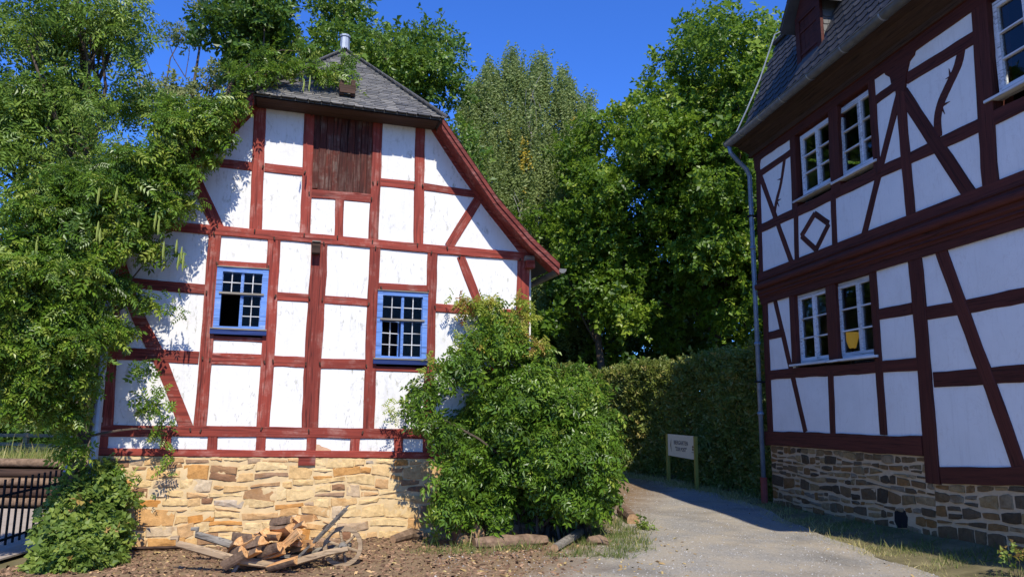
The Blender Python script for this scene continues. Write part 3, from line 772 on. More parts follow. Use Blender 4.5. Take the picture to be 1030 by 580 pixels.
# windows of the left house
def blue_window(corners, sill_px, open_left, missing_left):
    (ua, za), (ub, zb), (uc_, zc), (ud, zd) = [LW.uz(x, y) for x, y in corners]   # TL TR BL BR
    u0, u1 = (ua + uc_) / 2, (ub + ud) / 2; zt, z0 = (za + zb) / 2, (zc + zd) / 2
    W, H = u1 - u0, zt - z0; cu, cz = (u0 + u1) / 2, (z0 + zt) / 2
    w0 = LW.mat(cu, cz, 0.0)
    fr = MB(); fw = 0.07
    fr.box(-W / 2, -W / 2 + fw, -H / 2, H / 2, -0.10, 0.042).box(W / 2 - fw, W / 2, -H / 2, H / 2, -0.10, 0.042)
    fr.box(-W / 2 + fw, W / 2 - fw, H / 2 - fw * .8, H / 2, -0.10, 0.040).box(-W / 2 + fw, W / 2 - fw, -H / 2, -H / 2 + fw * .6, -0.10, 0.040)
    win = fr.build('window', M['blue'], LH, w0)
    MB().box(-.013, .013, -H / 2 + fw * .6, H / 2 - fw * .8, -0.06, 0.022).build('mullion', M['blue'], win, w0)
    zt_ = H / 2 - 0.415 * H
    MB().box(-W / 2 + fw * .6, W / 2 - fw * .6, zt_ - .012, zt_ + .012, -0.05, 0.062).build('transom', M['grey_wood'], win, w0)
    MB().add([(-W / 2 - .005, H / 2 + .0015, -.02), (W / 2 + .005, H / 2 + .0015, -.02), (W / 2 + .005, H / 2 + .0015, .055), (-W / 2 - .005, H / 2 + .0015, .055), (-W / 2 - .005, H / 2 + .035, -.02), (W / 2 + .005, H / 2 + .035, -.02), (W / 2 + .005, H / 2 + .012, .055), (-W / 2 - .005, H / 2 + .012, .055)], [(3, 2, 6, 7), (0, 3, 7, 4), (1, 5, 6, 2), (4, 7, 6, 5), (0, 1, 2, 3)]).build('drip_board', M['grey_wood'], win, w0)
    MB().box(-W / 2 - .03, W / 2 + .02, -H / 2 - .062, -H / 2 - .002, -0.02, 0.075).build('sill', M['dark_blue'], win, w0)
    MB().box(-W / 2 - .03, W / 2 + .02, -H / 2 - .0015, -H / 2 + .016, 0.043, 0.085).build('sill_board', M['grey_wood'], win, w0)
    def light(x0, x1, y0, y1, rows, cols, m0, frame):
        f = MB(); k = 0.012 if frame else 0.006
        f.box(x0, x0 + k, y0, y1, -.02, .012).box(x1 - k, x1, y0, y1, -.02, .012).box(x0 + k, x1 - k, y1 - k, y1, -.02, .011).box(x0 + k, x1 - k, y0, y0 + k, -.02, .011)
        c = f.build('casement', M['blue'], win, m0)
        xi0, xi1, yi0, yi1 = x0 + k, x1 - k, y0 + k, y1 - k
        for i in range(1, cols): x = xi0 + (xi1 - xi0) * i / cols; MB().box(x - .006, x + .006, yi0, yi1, -.012, .009).build('muntin', M['muntin'], c, m0)
        for j in range(1, rows): y = yi0 + (yi1 - yi0) * j / rows; MB().box(xi0, xi1, y - .006, y + .006, -.012, .0075).build('muntin', M['muntin'], c, m0)
        for i in range(cols):
            for j in range(rows):
                xa, xb = xi0 + (xi1 - xi0) * i / cols, xi0 + (xi1 - xi0) * (i + 1) / cols; ya, yb = yi0 + (yi1 - yi0) * j / rows, yi0 + (yi1 - yi0) * (j + 1) / rows
                ti = rnd.uniform(-.004, .004)
                MB().add([(xa, ya, -.006), (xb, ya, -.006 + ti), (xb, yb, -.006 + ti), (xa, yb, -.006)], [(0, 1, 2, 3)]).build('pane', M['glass_old'], c, m0)
    xi = W / 2 - fw; yt, yb = H / 2 - fw * .8, -H / 2 + fw * .6
    light(-xi, -.013, zt_ + .012, yt, 2, 2, w0, False); light(.013, xi, zt_ + .012, yt, 2, 2, w0, False)
    light(.013, xi, yb, zt_ - .012, 3, 2, w0, True)
    if open_left:
        piv = w0 @ Matrix.Translation((-xi, 0, -.03)) @ Matrix.Rotation(math.radians(16), 4, 'Y') @ Matrix.Translation((xi, 0, 0))
        light(-xi, -.013, yb, zt_ - .012, 3, 2, piv, True)
    return win
blue_window([(218, 268.5), (270, 272), (215, 331), (267, 333)], None, False, True)
blue_window([(380.5, 292.2), (430.3, 295.8), (376.4, 361), (428, 362.8)], None, True, False)

# plinth of yellow stone
rubble(LH, LW, -0.36, 5.12, lambda u: -0.02, lambda u: lerp_line(bot_sill, u) - 0.045, 8, M['stone_l'], M['mortar_l'], 0.010, .11, .40, .011, 0.02, 12, smear=0.0042, wave=1.7, vj=0.028)
# the rest of the shell: side and back walls, floor
DEP = 8.5
sh = MB()
eave_z = 3.80
for (u0, u1) in ((-0.36, -0.30), (5.05, 5.11)):
    sh.box(u0, u1, 0, eave_z, -DEP, -0.062)
sh.box(-0.30, 5.05, 0, eave_z, -DEP, -DEP + .1)
sh.box(-0.30, 5.05, 1.0, 1.05, -DEP + .1, -0.1)
sh.build('side_wall', [PL], LH, LW.mat(0, 0, 0))
inn = MB().box(-0.28, 5.03, 1.06, 5.5, -3.2, -3.15).build('inner_wall', M['interior_dark'], LH, LW.mat(0, 0, 0))

# roof: bell-cast main slopes with a half hip over the gable
OV = 0.40
prof = [(0.0, 7.21), (1.24, 5.62), (2.05, 4.56), (2.55, 4.05), (2.98, 3.69)]         # distance from the ridge, height
HIPB = 1.25                                                                        # where the ridge starts behind the gable
def slope_pts(side, off):
    return [(UC + side * d, z, off) for d, z in prof]
deck = MB(); TH = 0.025
for side in (-1, 1):
    # rows of points front and back
    fr_, bk = [], []
    for i, (d, z) in enumerate(prof):
        front = OV if i else -HIPB
        fr_.append((UC + side * d, z, front)); bk.append((UC + side * d, z, -DEP - .3))
    V = fr_ + bk + [(a, b - TH, c) for a, b, c in fr_] + [(a, b - TH, c) for a, b, c in bk]
    n = len(prof); F = []
    for i in range(n - 1):
        F += [(i, i + 1, n + i + 1, n + i), (2 * n + i, 3 * n + i, 3 * n + i + 1, 2 * n + i + 1), (i, 2 * n + i, 2 * n + i + 1, i + 1)]
    F += [(n - 1, 3 * n - 1, 4 * n - 1, 2 * n - 1)]
    deck.add(V, F)
a_, b_, c_ = (UC - 1.24, HIP_Z, OV), (UC + 1.24, HIP_Z, OV), (UC, 7.21, -HIPB)
deck.add([a_, b_, c_, (a_[0], a_[1] - TH, a_[2]), (b_[0], b_[1] - TH, b_[2]), (c_[0], c_[1] - TH, c_[2])], [(0, 1, 2), (5, 4, 3), (0, 3, 4, 1)])
ROOF = deck.build('roof', M['roof_deck'], LH, LW.mat(0, 0, 0))
def slates(fn_pt, rows_l, row_h, width, normal, mat_, lift=0.010, seed=4, t_ramp=(0.3, 0.7)):
    """small overlapping slates; rows_l gives (start, end) of each row along s; fn_pt(s, r) a point r up the slope"""
    r = random.Random(seed); V, F, T = [], [], []
    for k, (s0, s1) in enumerate(rows_l):
        s = s0 - r.uniform(0, width)
        while s < s1:
            w = width * r.uniform(.75, 1.3); a, b = max(s, s0), min(s + w, s1)
            if b - a > 0.02:
                lo = k * row_h + r.uniform(-.006, .006); hi = (k + 1) * row_h + row_h * .5
                l1 = lift + r.uniform(0, .006)
                m = len(V)
                c = (b - a) * .1
                for q, rr, ll in ((a + .002, lo + row_h * .1, l1), (a + c, lo, l1), (b - c, lo + r.uniform(-.004, .004), l1), (b - .002, lo + row_h * .1, l1), (b - .002, hi, .002), (a + .002, hi, .002)):
                    V.append(fn_pt(q, rr) + normal * ll)
                V.append(fn_pt(a + .002, lo + row_h * .25)); V.append(fn_pt(b - .002, lo + row_h * .25)); V.append(fn_pt(a + c, lo)); V.append(fn_pt(b - c, lo))
                F += [(m, m + 1, m + 2, m + 5), (m + 2, m + 3, m + 4, m + 5), (m + 1, m + 8, m + 9, m + 2)]
                tv = .5 + .22 * r.gauss(0, 1); T += [tv] * 3
            s += w
    return V, F, T
hl = Vector((UC - 1.30, HIP_Z - .01, OV + .045)); hr = Vector((UC + 1.30, HIP_Z - .01, OV + .045)); ht = Vector((UC, 7.24, -HIPB))
updir = (ht - (hl + hr) / 2); hlen = updir.length; updir.normalize(); hn = Vector((1, 0, 0)).cross(updir).normalized()
row_h = 0.062; nr = int(hlen / row_h)
rows_l = [(hl.x + 1.30 * k / nr, hr.x - 1.30 * k / nr) for k in range(nr)]
base_y = Vector((0, hl.y, hl.z))
V, F, T = slates(lambda s, r_: Vector((s, 0, 0)) + base_y + updir * r_, rows_l, row_h, 0.15, hn, None)
o_ = obj('slates', big_mesh('slates', np.array([tuple(v) for v in V]), np.array(F), M['slate_l'], np.array(T)), ROOF, LW.mat(0, 0, 0), kind='stuff')
for side in (-1, 1):
    parts = []
    for i in range(len(prof) - 1):
        d0, z0 = prof[i + 1]; d1, z1 = prof[i]
        A_ = Vector((UC + side * d0, z0, 0)); B_ = Vector((UC + side * d1, z1, 0)); up_ = (B_ - A_); ln = up_.length; up_.normalize()
        nn = up_.cross(Vector((0, 0, 1))) * (1 if side < 0 else -1)
        if nn.y < 0: nn = -nn
        nr = max(2, int(ln / .085)); rh = ln / nr
        s0 = -DEP - .3
        rows = [(s0, (OV + .035) if i else OV + .035 - (OV + HIPB) * k / nr) for k in range(nr)]
        V, F, T = slates(lambda s, r_: A_ + Vector((0, 0, s)) + up_ * r_, rows, rh, 0.16, nn, None, seed=20 + i)
        parts.append((np.array([tuple(v) for v in V]), np.array(F), np.array(T)))
    V, F, T = merge(parts)
    obj('slates', big_mesh('slates', V, F, M['slate_l'], T), ROOF, LW.mat(0, 0, 0), kind='stuff')
# hip caps, barge boards, soffit boards, gutter, finial, roof hook
for side in (-1, 1):
    a = Vector((UC + side * 1.31, HIP_Z + .01, OV + .05)); b = Vector((UC, 7.26, -HIPB))
    MB().tube([a, a.lerp(b, .5), b], .022, 6).build('hip_cap', M['roof_deck'], ROOF, LW.mat(0, 0, 0))
    P = [(UC + side * d, z) for d, z in prof[1:]]
    for nm, dz0, dz1, o0, o1 in (('barge_board', -.155, -.055, OV - .03, OV + .012), ('upper_barge_board', -.075, .0, OV + .0125, OV + .032)):
        V, F = [], []
        for (u, z) in P:
            V += [(u, z + dz0, o0), (u, z + dz1, o0), (u, z + dz1, o1), (u, z + dz0, o1)]
        for i in range(len(P) - 1):
            for s in range(4): F.append((i * 4 + s, i * 4 + (s + 1) % 4, i * 4 + 4 + (s + 1) % 4, i * 4 + 4 + s))
        F += [(0, 1, 2, 3), tuple(len(V) - 4 + s for s in (3, 2, 1, 0))]
        MB().add(V, F).build(nm, M['barge'], ROOF, LW.mat(0, 0, 0))
    V, F = [], []
    for (u, z) in P: V += [(u - side * .01, z - .06, 0.03), (u - side * .01, z - .06, OV - .031)]
    for i in range(len(P) - 1): F.append((2 * i, 2 * i + 1, 2 * i + 3, 2 * i + 2))
    MB().add(V, F).build('soffit_board', M['red_l'], ROOF, LW.mat(0, 0, 0))
    gx, gz = UC + side * 3.04, 3.60
    gtr = MB(); V, F = [], []
    for i, off in enumerate((OV - .02, -DEP - .3)):
        for s in range(9): t = math.pi * s / 8; V.append((gx - math.cos(t) * .065, gz - math.sin(t) * .065 + .03, off))
    F = [(s, s + 1, 10 + s, 9 + s) for s in range(8)] + [tuple(range(9))]
    gtr.add(V, F).build('gutter', M['gutter'], ROOF, LW.mat(0, 0, 0))
MB().box(UC - 1.2, UC + 1.2, HIP_Z - .034, HIP_Z - .0265, 0.03, OV - .03).build('soffit_board', M['dark_wood'], ROOF, LW.mat(0, 0, 0))
fin = MB().tube([(UC, 7.2, -HIPB - .1), (UC, 7.5, -HIPB - .1)], [.085, .07], 10); fin.tube([(UC, 7.5, -HIPB - .1), (UC, 7.53, -HIPB - .1)], .085, 10)
fin.build('chimney_cap', M['zinc'], ROOF, LW.mat(0, 0, 0))
hk = MB(); ub_, zb_ = 2.31, None
k0 = 0.34
hp = base_y + updir * k0
for du in (-.09, .06): hk.box(du, du + .055, -.02, .20, 0, .10)
hk.box(-.09, .115, .0, .10, .101, .12); hk.box(-.10, .125, .06, .12, .002, .1)
uu = LW.uz(347, 100, .1)[0]
hk.build('roof_hook', M['dark_wood'], ROOF, LW.mat(0, 0, 0) @ Matrix.Translation((uu, hp.y, hp.z)))
# downpipe on the left corner
_q = lambda x, y, o: LW.p(*LW.uz(x, y, o), o)
p0 = _q(92, 480, .3); p1 = _q(101.5, 380, .28); p2 = _q(113, 262, .2)
dp = MB().tube([p0, p1, p2, LW.p(-0.5, 3.62, .1), LW.p(-.62, 3.66, .0)], .048, 10); dp.tube([p0.lerp(p1, .55), p0.lerp(p1, .6)], .056, 10)
dp.build('downpipe', M['pipe_light'], LH)

# ------------------------------------------------------------------ the shaded house on the right
RH = empty('half_timbered_house', RW.p(4.5, 0, -3), 'tall shaded half-timbered house with white windows, slate roof and brown stone base at right', 'house')
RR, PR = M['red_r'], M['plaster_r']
UEND = 9.2; UO = 0.03
def R_(a, b, off=0.0): return line_uz(RW, a, b, off)
def ext_to(l, u): return (l[0], (u, lerp_line(l, u)))
def ext_from(l, u): return ((u, lerp_line(l, u)), l[1])
rp = {'c': R_((769.5, 296), (775.5, 437)), 'w1': R_((797, 297), (800.5, 368)), 'm': R_((835.5, 288), (840, 364)), 'w2': R_((878, 272), (889.5, 437)), 'b': R_((921.5, 262), (940, 486))}
r_sill = R_((771, 440), (928, 448.5)); r_sill2 = ext_to(R_((948, 477.5), (1032, 478)), UEND)
r_rail = R_((775, 377), (925, 366)); r_plate = ((0.08, 3.72), (UEND, 3.68))
r_up1 = ext_to(R_((932, 315), (1032, 297)), UEND); r_lo1 = ext_to(R_((940, 381.5), (1032, 375.5)), UEND)
beam(RH, RW, 'sill_beam', *r_sill, .25, RR, .03, px=False, ext=.02)
beam(RH, RW, 'sill_beam', *r_sill2, .2, RR, .03, px=False)
beam(RH, RW, 'rail', *r_rail, .165, RR, .018, px=False)
beam(RH, RW, 'rail', *r_up1, .17, RR, .017, px=False)
beam(RH, RW, 'rail', *r_lo1, .19, RR, .017, px=False)
beam(RH, RW, 'rail', (774, 337.5), (788, 334), .15, RR, .016)
mid_u = R_((884, 316.5), (918, 310)); beam(RH, RW, 'rail', *mid_u, .155, RR, .016, px=False)
beam(RH, RW, 'post', (post_u(rp['c'], 1.2), 1.2), (post_u(rp['c'], 3.72), 3.72), .18, RR, .022, px=False)
beam(RH, RW, 'post', rp['w1'][1], (post_u(rp['w1'], 3.72), 3.72), .17, RR, .022, px=False, depth=.13)
beam(RH, RW, 'post', rp['m'][1], (post_u(rp['m'], 3.72), 3.72), .26, RR, .022, px=False, depth=.13)
beam(RH, RW, 'post', rp['w2'][1], (post_u(rp['w2'], 3.72), 3.72), .15, RR, .022, px=False, depth=.13)
beam(RH, RW, 'post', rp['b'][1], (post_u(rp['b'], 3.72), 3.72), .25, RR, .028, px=False)
beam(RH, RW, 'post', (836, 373), (838.5, 436), .14, RR, .021)
beam(RH, RW, 'brace', (778.5, 296), (810.5, 434), .13, RR, .0145)
beam(RH, RW, 'brace', (946.5, 250), (1028, 474), .19, RR, .0235)
for u in (6.95, 8.2, 9.1):
    beam(RH, RW, 'post', (u, .9), (u, 3.72), .2, RR, .022, px=False)
pls = ((0, 3.70), (UEND, 3.68))
bay(RH, RW, rp['c'], rp['w1'], [r_sill, r_rail, R_((774, 337.5), (788, 334)), pls], PR)
mlow = R_((836, 373), (838.5, 436))
bay(RH, RW, rp['w1'], mlow, [r_sill, r_rail], PR); bay(RH, RW, mlow, rp['w2'], [r_sill, r_rail], PR)
bay(RH, RW, rp['w2'], rp['b'], [r_sill, r_rail, mid_u, pls], PR)
vp = lambda u: ((u, 0.9), (u, 3.7))
for a, b in ((rp['b'], vp(6.95)), (vp(6.95), vp(8.2)), (vp(8.2), vp(9.1))):
    bay(RH, RW, a, b, [r_sill2, r_lo1, r_up1, pls], PR)
# jetty: plate, mouldings, upper sill
def profile_run(name, prof_, u0, u1, m, parent=RH):
    V = [(u, z, o) for u in (u0, u1) for o, z in prof_]; n = len(prof_)
    F = [(i, i + 1, n + i + 1, n + i) for i in range(n - 1)] + [tuple(range(n)), tuple(range(2 * n - 1, n - 1, -1))]
    b = MB().add(V, F); me = mesh(name, b.v, b.f, m)
    bm = bmesh.new(); bm.from_mesh(me); bmesh.ops.recalc_face_normals(bm, faces=bm.faces); bm.to_mesh(me); bm.free()
    return obj(name, me, parent, RW.mat(0, 0, 0) )
tor = [(.095 + .035 * math.cos(t), 4.0 + .055 * math.sin(t)) for t in [-math.pi / 2 + math.pi * k / 6 for k in range(7)]]
profile_run('jetty_plate', [(-.08, 3.66), (.036, 3.66), (.036, 3.77), (-.08, 3.77)], .04, UEND, RR)
profile_run('jetty_moulding', [(-.08, 3.771), (.045, 3.771), (.05, 3.80), (.075, 3.815), (.06, 3.85), (.085, 3.875), (.085, 3.90), (.07, 3.905), (.07, 3.944), (-.08, 3.944)], .03, UEND, RR)
profile_run('jetty_bead', [(-.08, 3.945)] + tor + [(-.08, 4.055)], .02, UEND, RR)
profile_run('jetty_moulding', [(-.08, 4.056), (.085, 4.056), (.075, 4.09), (.09, 4.105), (.09, 4.125), (.065, 4.135), (-.08, 4.135)], .03, UEND, RR)
profile_run('upper_sill_beam', [(-.08, 4.136), (.062, 4.136), (.058, 4.265), (-.08, 4.265)], .04, UEND, RR)
# upper storey
def U(a, b): return R_(a, b, UO)
uppost = {'c': U((762, 140), (766, 272)), 'w1': U((797.5, 128), (800, 210)), 'm': U((838, 100), (841.5, 190)), 'w2': U((876.5, 72), (883, 170)), 'man': U((904, 65), (917, 220)), 'r': U((986, 10), (997.5, 188))}
u_rail = ext_to(U((766, 230), (1032, 104)), UEND); u_plate = ((0.1, 6.52), (UEND, 6.50)); u_sill = ((0, 4.26), (UEND, 4.26))
u_hi = ext_to(U((913, 79), (977, 39.6)), 5.9)
def ub(name, a, b, w, t=.016, px=True, depth=.06): return beam(RH, RW, name, a, b, w, RR, t, UO, px, 0, depth)
ub('rail', *u_rail, .165, .018, False)
ub('wall_plate', *u_plate, .17, .026, False)
for k, w, dp_ in (('c', .15, .06), ('w1', .17, .13), ('m', .26, .13), ('w2', .15, .13), ('man', .18, .06), ('r', .24, .26)):
    p = uppost[k]; zb = 4.26 if k in ('c', 'man', 'r') else lerp_line(u_rail, p[1][0])
    ub('post', (post_u(p, zb), zb), (post_u(p, 6.5), 6.5), w, .022, False, dp_)
lowp = {'a': U((801, 213), (802.3, 263)), 'b': U((838.5, 195), (840.5, 249))}
for p in lowp.values(): ub('post', (p[0][0], lerp_line(u_rail, p[0][0])), (p[1][0], 4.26), .13, .0205, False)
ub('brace', (763, 171), (797, 265), .13, .0145)
bent_beam(RH, RW, 'curved_brace', [(789.5, 160), (786, 184), (781, 204), (778.5, 222)], (.085, .07), RR, .0125, UO)
ub('rail', (763, 175.5), (796, 153.5), .125, .0155)
ub('brace', (905.5, 92), (868.5, 240), .125, .0165)
ub('brace', (909, 94), (980, 202), .2, .0175)
ub('rail', *u_hi, .165, .0158, False)
ub('rail', (880, 102), (901, 86.5), .13, .0158)
bent_beam(RH, RW, 'curved_brace', [(968, 47), (964, 66), (954, 88), (946.5, 105), (943.5, 121), (944.5, 138)], (.13, .12), RR, .0125, UO)
th = MB()
for x, y, dx, dy in ((950.5, 105, 6, -3), (948, 109, 3, 6), (957, 77, -6, 3), (956, 74, -1, -5), (786, 180, -4, 1), (782, 202, 4, -2), (782, 203, 2, 5)):
    a, b = RW.uz(x, y, UO), RW.uz(x + dx, y + dy, UO); d = Vector((b[0] - a[0], b[1] - a[1])).normalized(); s = Vector((-d.y, d.x)) * .022
    a = (a[0] - d.x * .04, a[1] - d.y * .04)
    th.prism([(a[0] - s.x, a[1] - s.y), (b[0], b[1]), (a[0] + s.x, a[1] + s.y)], 0, .0115)
th.build('carved_thorns', RR, RH, RW.mat(0, 0, UO))
# diamond
dm = [RW.uz(x, y, UO) for x, y in ((820, 215), (834, 225), (821, 251), (806.5, 237.5))]
for i in range(4): ub('diamond_brace', dm[i], dm[(i + 1) % 4], .1, .013 + .0008 * i, False)
# carved brackets under the eave
def plate_shape(name, pts, d, m=RR):
    q = [RW.uz(x, y, UO) for x, y in pts]
    b = MB().prism(q, -0.02, d); me = mesh(name, b.v, b.f, m)
    bm = bmesh.new(); bm.from_mesh(me); bmesh.ops.recalc_face_normals(bm, faces=bm.faces); bm.to_mesh(me); bm.free()
    return obj(name, me, RH, RW.mat(0, 0, UO))
plate_shape('carved_bracket', [(899.5, 92), (896.5, 78), (892, 75.5), (889.5, 70.5), (881, 71), (881, 66), (930, 32), (928, 38), (922, 47), (920.5, 55.5), (915.5, 62), (913, 74), (911.5, 92)], .0245)
plate_shape('carved_bracket', [(760, 172), (764.5, 166), (766, 157), (768.5, 152.5), (769.5, 146), (776, 140), (776, 134), (758, 147)], .0245)
tl_ = ((0, 6.52), (UEND, 6.52))
hi_l = U((763, 175.5), (796, 153.5))
bay(RH, RW, uppost['c'], uppost['w1'], [u_rail, hi_l, tl_], PR, UO)
bay(RH, RW, uppost['c'], lowp['a'], [u_sill, u_rail], PR, UO); bay(RH, RW, lowp['a'], lowp['b'], [u_sill, u_rail], PR, UO)
bay(RH, RW, lowp['b'], uppost['man'], [u_sill, u_rail], PR, UO)
bay(RH, RW, uppost['w2'], uppost['man'], [u_rail, U((880, 102), (901, 86.5)), tl_], PR, UO)
bay(RH, RW, uppost['man'], uppost['r'], [u_rail, u_hi, tl_], PR, UO); bay(RH, RW, uppost['man'], uppost['r'], [u_sill, u_rail], PR, UO)
ux = uppost['r'][0][0]
vq = lambda u: ((u, 4.2), (u, 6.5))
u3 = ux + 1.05
for u in (u3, u3 + 1.05, 9.1): ub('post', (u, 4.26), (u, 6.5), .2, .022, False, .16)
bay(RH, RW, uppost['r'], vq(u3), [u_sill, u_rail], PR, UO); bay(RH, RW, vq(u3), vq(u3 + 1.05), [u_sill, u_rail, tl_], PR, UO); bay(RH, RW, vq(u3 + 1.05), vq(9.1), [u_sill, u_rail, tl_], PR, UO)
# white windows: two casements of three panes
def white_window(u0, u1, z0, z1, off, sill_u0, sill_u1):
    cu, cz = (u0 + u1) / 2, (z0 + z1) / 2; W, H = u1 - u0, z1 - z0; w0 = RW.mat(cu, cz, off)
    f = MB(); k = .045
    f.box(-W / 2, -W / 2 + k, -H / 2, H / 2, -.05, .03).box(W / 2 - k, W / 2, -H / 2, H / 2, -.05, .03).box(-W / 2 + k, W / 2 - k, H / 2 - k, H / 2, -.05, .0295).box(-W / 2 + k, W / 2 - k, -H / 2, -H / 2 + k, -.05, .0295)
    win = f.build('window', M['white_wood'], RH, w0)
    for s in (-1, 1):
        x0, x1 = (-W / 2 + k, -.002) if s < 0 else (.002, W / 2 - k); y0, y1 = -H / 2 + k, H / 2 - k; q = .042
        c = MB().box(x0, x0 + q, y0, y1, -.02, .038).box(x1 - q, x1, y0, y1, -.02, .038).box(x0 + q, x1 - q, y1 - q, y1, -.02, .037).box(x0 + q, x1 - q, y0, y0 + q * 1.2, -.02, .037).build('casement', M['white_wood'], win, w0)
        xi0, xi1, yi0, yi1 = x0 + q, x1 - q, y0 + q * 1.2, y1 - q
        for j in range(1, 3): y = yi0 + (yi1 - yi0) * j / 3; MB().box(xi0, xi1, y - .011, y + .011, -.012, .034).build('glazing_bar', M['white_wood'], c, w0)
        for j in range(3):
            ya, yb = yi0 + (yi1 - yi0) * j / 3, yi0 + (yi1 - yi0) * (j + 1) / 3; t = rnd.uniform(-.003, .003)
            MB().add([(xi0, ya, .0), (xi1, ya, t), (xi1, yb, t), (xi0, yb, .0)], [(0, 1, 2, 3)]).build('pane', M['glass'], c, w0)
    # sill, reveal boards
    MB().box(sill_u0 - cu, sill_u1 - cu, -H / 2 - .035, -H / 2 - .002, -.03, -off + .075).build('sill', M['white_wood'], win, w0)
    MB().box(-W / 2 - .02, W / 2 + .02, H / 2 + .002, H / 2 + .10, -.06, .025).build('lintel', RR, win, w0)
    return win
WL = -0.08
for tl, mx_, bl, sp in (((804, 296), 820.5, (807, 366), ((796, 369), (832, 365))), ((843, 286), 866, (847.5, 361.5), ((834, 365), (883, 359)))):
    a = RW.uz(*tl, WL); b = RW.uz(*bl, WL); mu = RW.uz(mx_, 320, WL)[0]; ul = (a[0] + b[0]) / 2
    white_window(ul, 2 * mu - ul + .05, b[1], 3.652, WL, RW.uz(*sp[0], .03)[0], RW.uz(*sp[1], .03)[0])
WU = UO - .08
for tl, mx_, bl, sp in (((807, 139), 823.5, (809, 200), ((798, 208), (836, 189.5))), ((845, 111), 868, (848.7, 181), ((836.5, 189), (882, 166.5)))):
    a = RW.uz(*tl, WU); b = RW.uz(*bl, WU); mu = RW.uz(mx_, 150, WU)[0]; ul = (a[0] + b[0]) / 2
    white_window(ul, 2 * mu - ul + .05, b[1], 6.39, WU, RW.uz(*sp[0], .06)[0], RW.uz(*sp[1], .06)[0])
a = RW.uz(999, 11.6, WU); b = RW.uz(1005, 99, WU); white_window(a[0], a[0] + .95, b[1], 6.39, WU, RW.uz(991, 111, .06)[0], a[0] + .98)
# lamp in the lower window
lp_ = RW.uz(857, 341.5, -0.25)
V = []; prof_l = [(.075, -.14), (.16, .12)]
lam = MB().tube([RW.p(lp_[0], lp_[1] - .13, -.25), RW.p(lp_[0], lp_[1] + .11, -.25)], [.05, .125], 20, cap=False)
LAMP = lam.build('table_lamp', M['lamp'], None, None, True, label='glowing yellow lampshade behind the right lower window of the shaded house', cat='lamp')
MB().tube([RW.p(lp_[0], 2.30, -.25), RW.p(lp_[0], lp_[1] - .13, -.25)], .02, 8).tube([RW.p(lp_[0], 2.262, -.25), RW.p(lp_[0], 2.30, -.25)], .09, 12).build('lamp_foot', M['dark_wood'], LAMP)
# shell and rooms
sh = MB()
sh.box(.05, .11, 0.4, 6.55, -6.5, -.062).box(UEND - .06, UEND, 0.4, 6.55, -6.5, -.062).box(.11, UEND - .06, 0.4, 6.55, -6.5, -6.4)
sh.build('side_wall', PR, RH, RW.mat(0, 0, 0))
rm = MB()
for z in (1.2, 3.85, 6.6): rm.box(.12, UEND - .07, z, z + .05, -6.39, -.27)
rm.box(.12, UEND - .07, 1.25, 3.85, -3.0, -2.95).box(.12, UEND - .07, 3.9, 6.6, -3.0, -2.95)
rm.build('floor_and_room_walls', M['room'], RH, RW.mat(0, 0, 0))
MB().box(2.0, 3.6, 2.20, 2.26, -.55, -.15).build('window_shelf', M['dark_wood'], RH, RW.mat(0, 0, 0))
# plinth
b1 = post_u(rp['b'], .8)
def zlo_r(u): return -0.02 + 0.15 * max(0, min(1, (u - 1.0) / 4.6))
rubble(RH, RW, 0.10, b1 - .02, zlo_r, lambda u: lerp_line(r_sill, u) - .125, 9, M['stone_r'], M['mortar_r'], .019, .11, .34, .016, -0.010, 8, wave=1.3, vj=.012, holes=[(RW.uz(899, 522)[0], RW.uz(914, 522)[0], RW.uz(900, 530)[1], RW.uz(900, 514)[1])])
rubble(RH, RW, b1 - .018, 8.2, zlo_r, lambda u: lerp_line(r_sill2, u) - .1, 5, M['stone_r'], M['mortar_r'], .023, .14, .36, .018, -0.0095, 9)
hu0, hz0_ = RW.uz(893, 528); hu1, hz1_ = RW.uz(914, 513)
hc, hcz, hw_, hh_ = (hu0 + hu1) / 2 + .05, (hz0_ + hz1_) / 2, (hu1 - hu0) / 2 * .62, (hz1_ - hz0_) / 2
MB().prism([(hc - hw_ * .5, hcz - hh_), (hc + hw_ * .8, hcz - hh_ * .8), (hc + hw_, hcz + hh_ * .3), (hc + hw_ * .7, hcz + hh_ * .9), (hc - hw_ * .2, hcz + hh_), (hc - hw_ * .8, hcz + hh_ * .6), (hc - hw_ * .9, hcz - hh_ * .4)], -.02, .001).build('plinth_hole_shade', M['black'], RH, RW.mat(0, 0, 0))  # flat black patch: the shade inside a hole in the stones, painted on
vb_V, vb_F = [], []
vg = [-1.2 + .25 * i for i in range(46)]
def lane_x(y):
    pp = path_poly[1:9]
    return float(np.interp(y, [p[1] for p in pp], [p[0] for p in pp]))
for u_ in vg:
    wp = RW.p(u_, 0, -.03)
    for k in range(6):
        s_ = k / 5; x_ = wp.x + (lane_x(wp.y) - .06 - wp.x) * s_
        vb_V.append((x_, wp.y, (zlo_r(u_) + .05) * (1 - s_) ** 1.3 - .025 * s_ + hz(x_ * 2, wp.y * 2) * .8))
for i in range(len(vg) - 1):
    for k in range(5): a = i * 6 + k; vb_F.append((a, a + 1, a + 7, a + 6))
me = mesh('verge', vb_V, vb_F, M['turf'], True)
bm = bmesh.new(); bm.from_mesh(me); bmesh.ops.recalc_face_normals(bm, faces=bm.faces)
if sum(f.normal.z for f in bm.faces) < 0:
    for f in bm.faces: f.normal_flip()
bm.to_mesh(me); bm.free()
obj('verge', me, kind='structure')
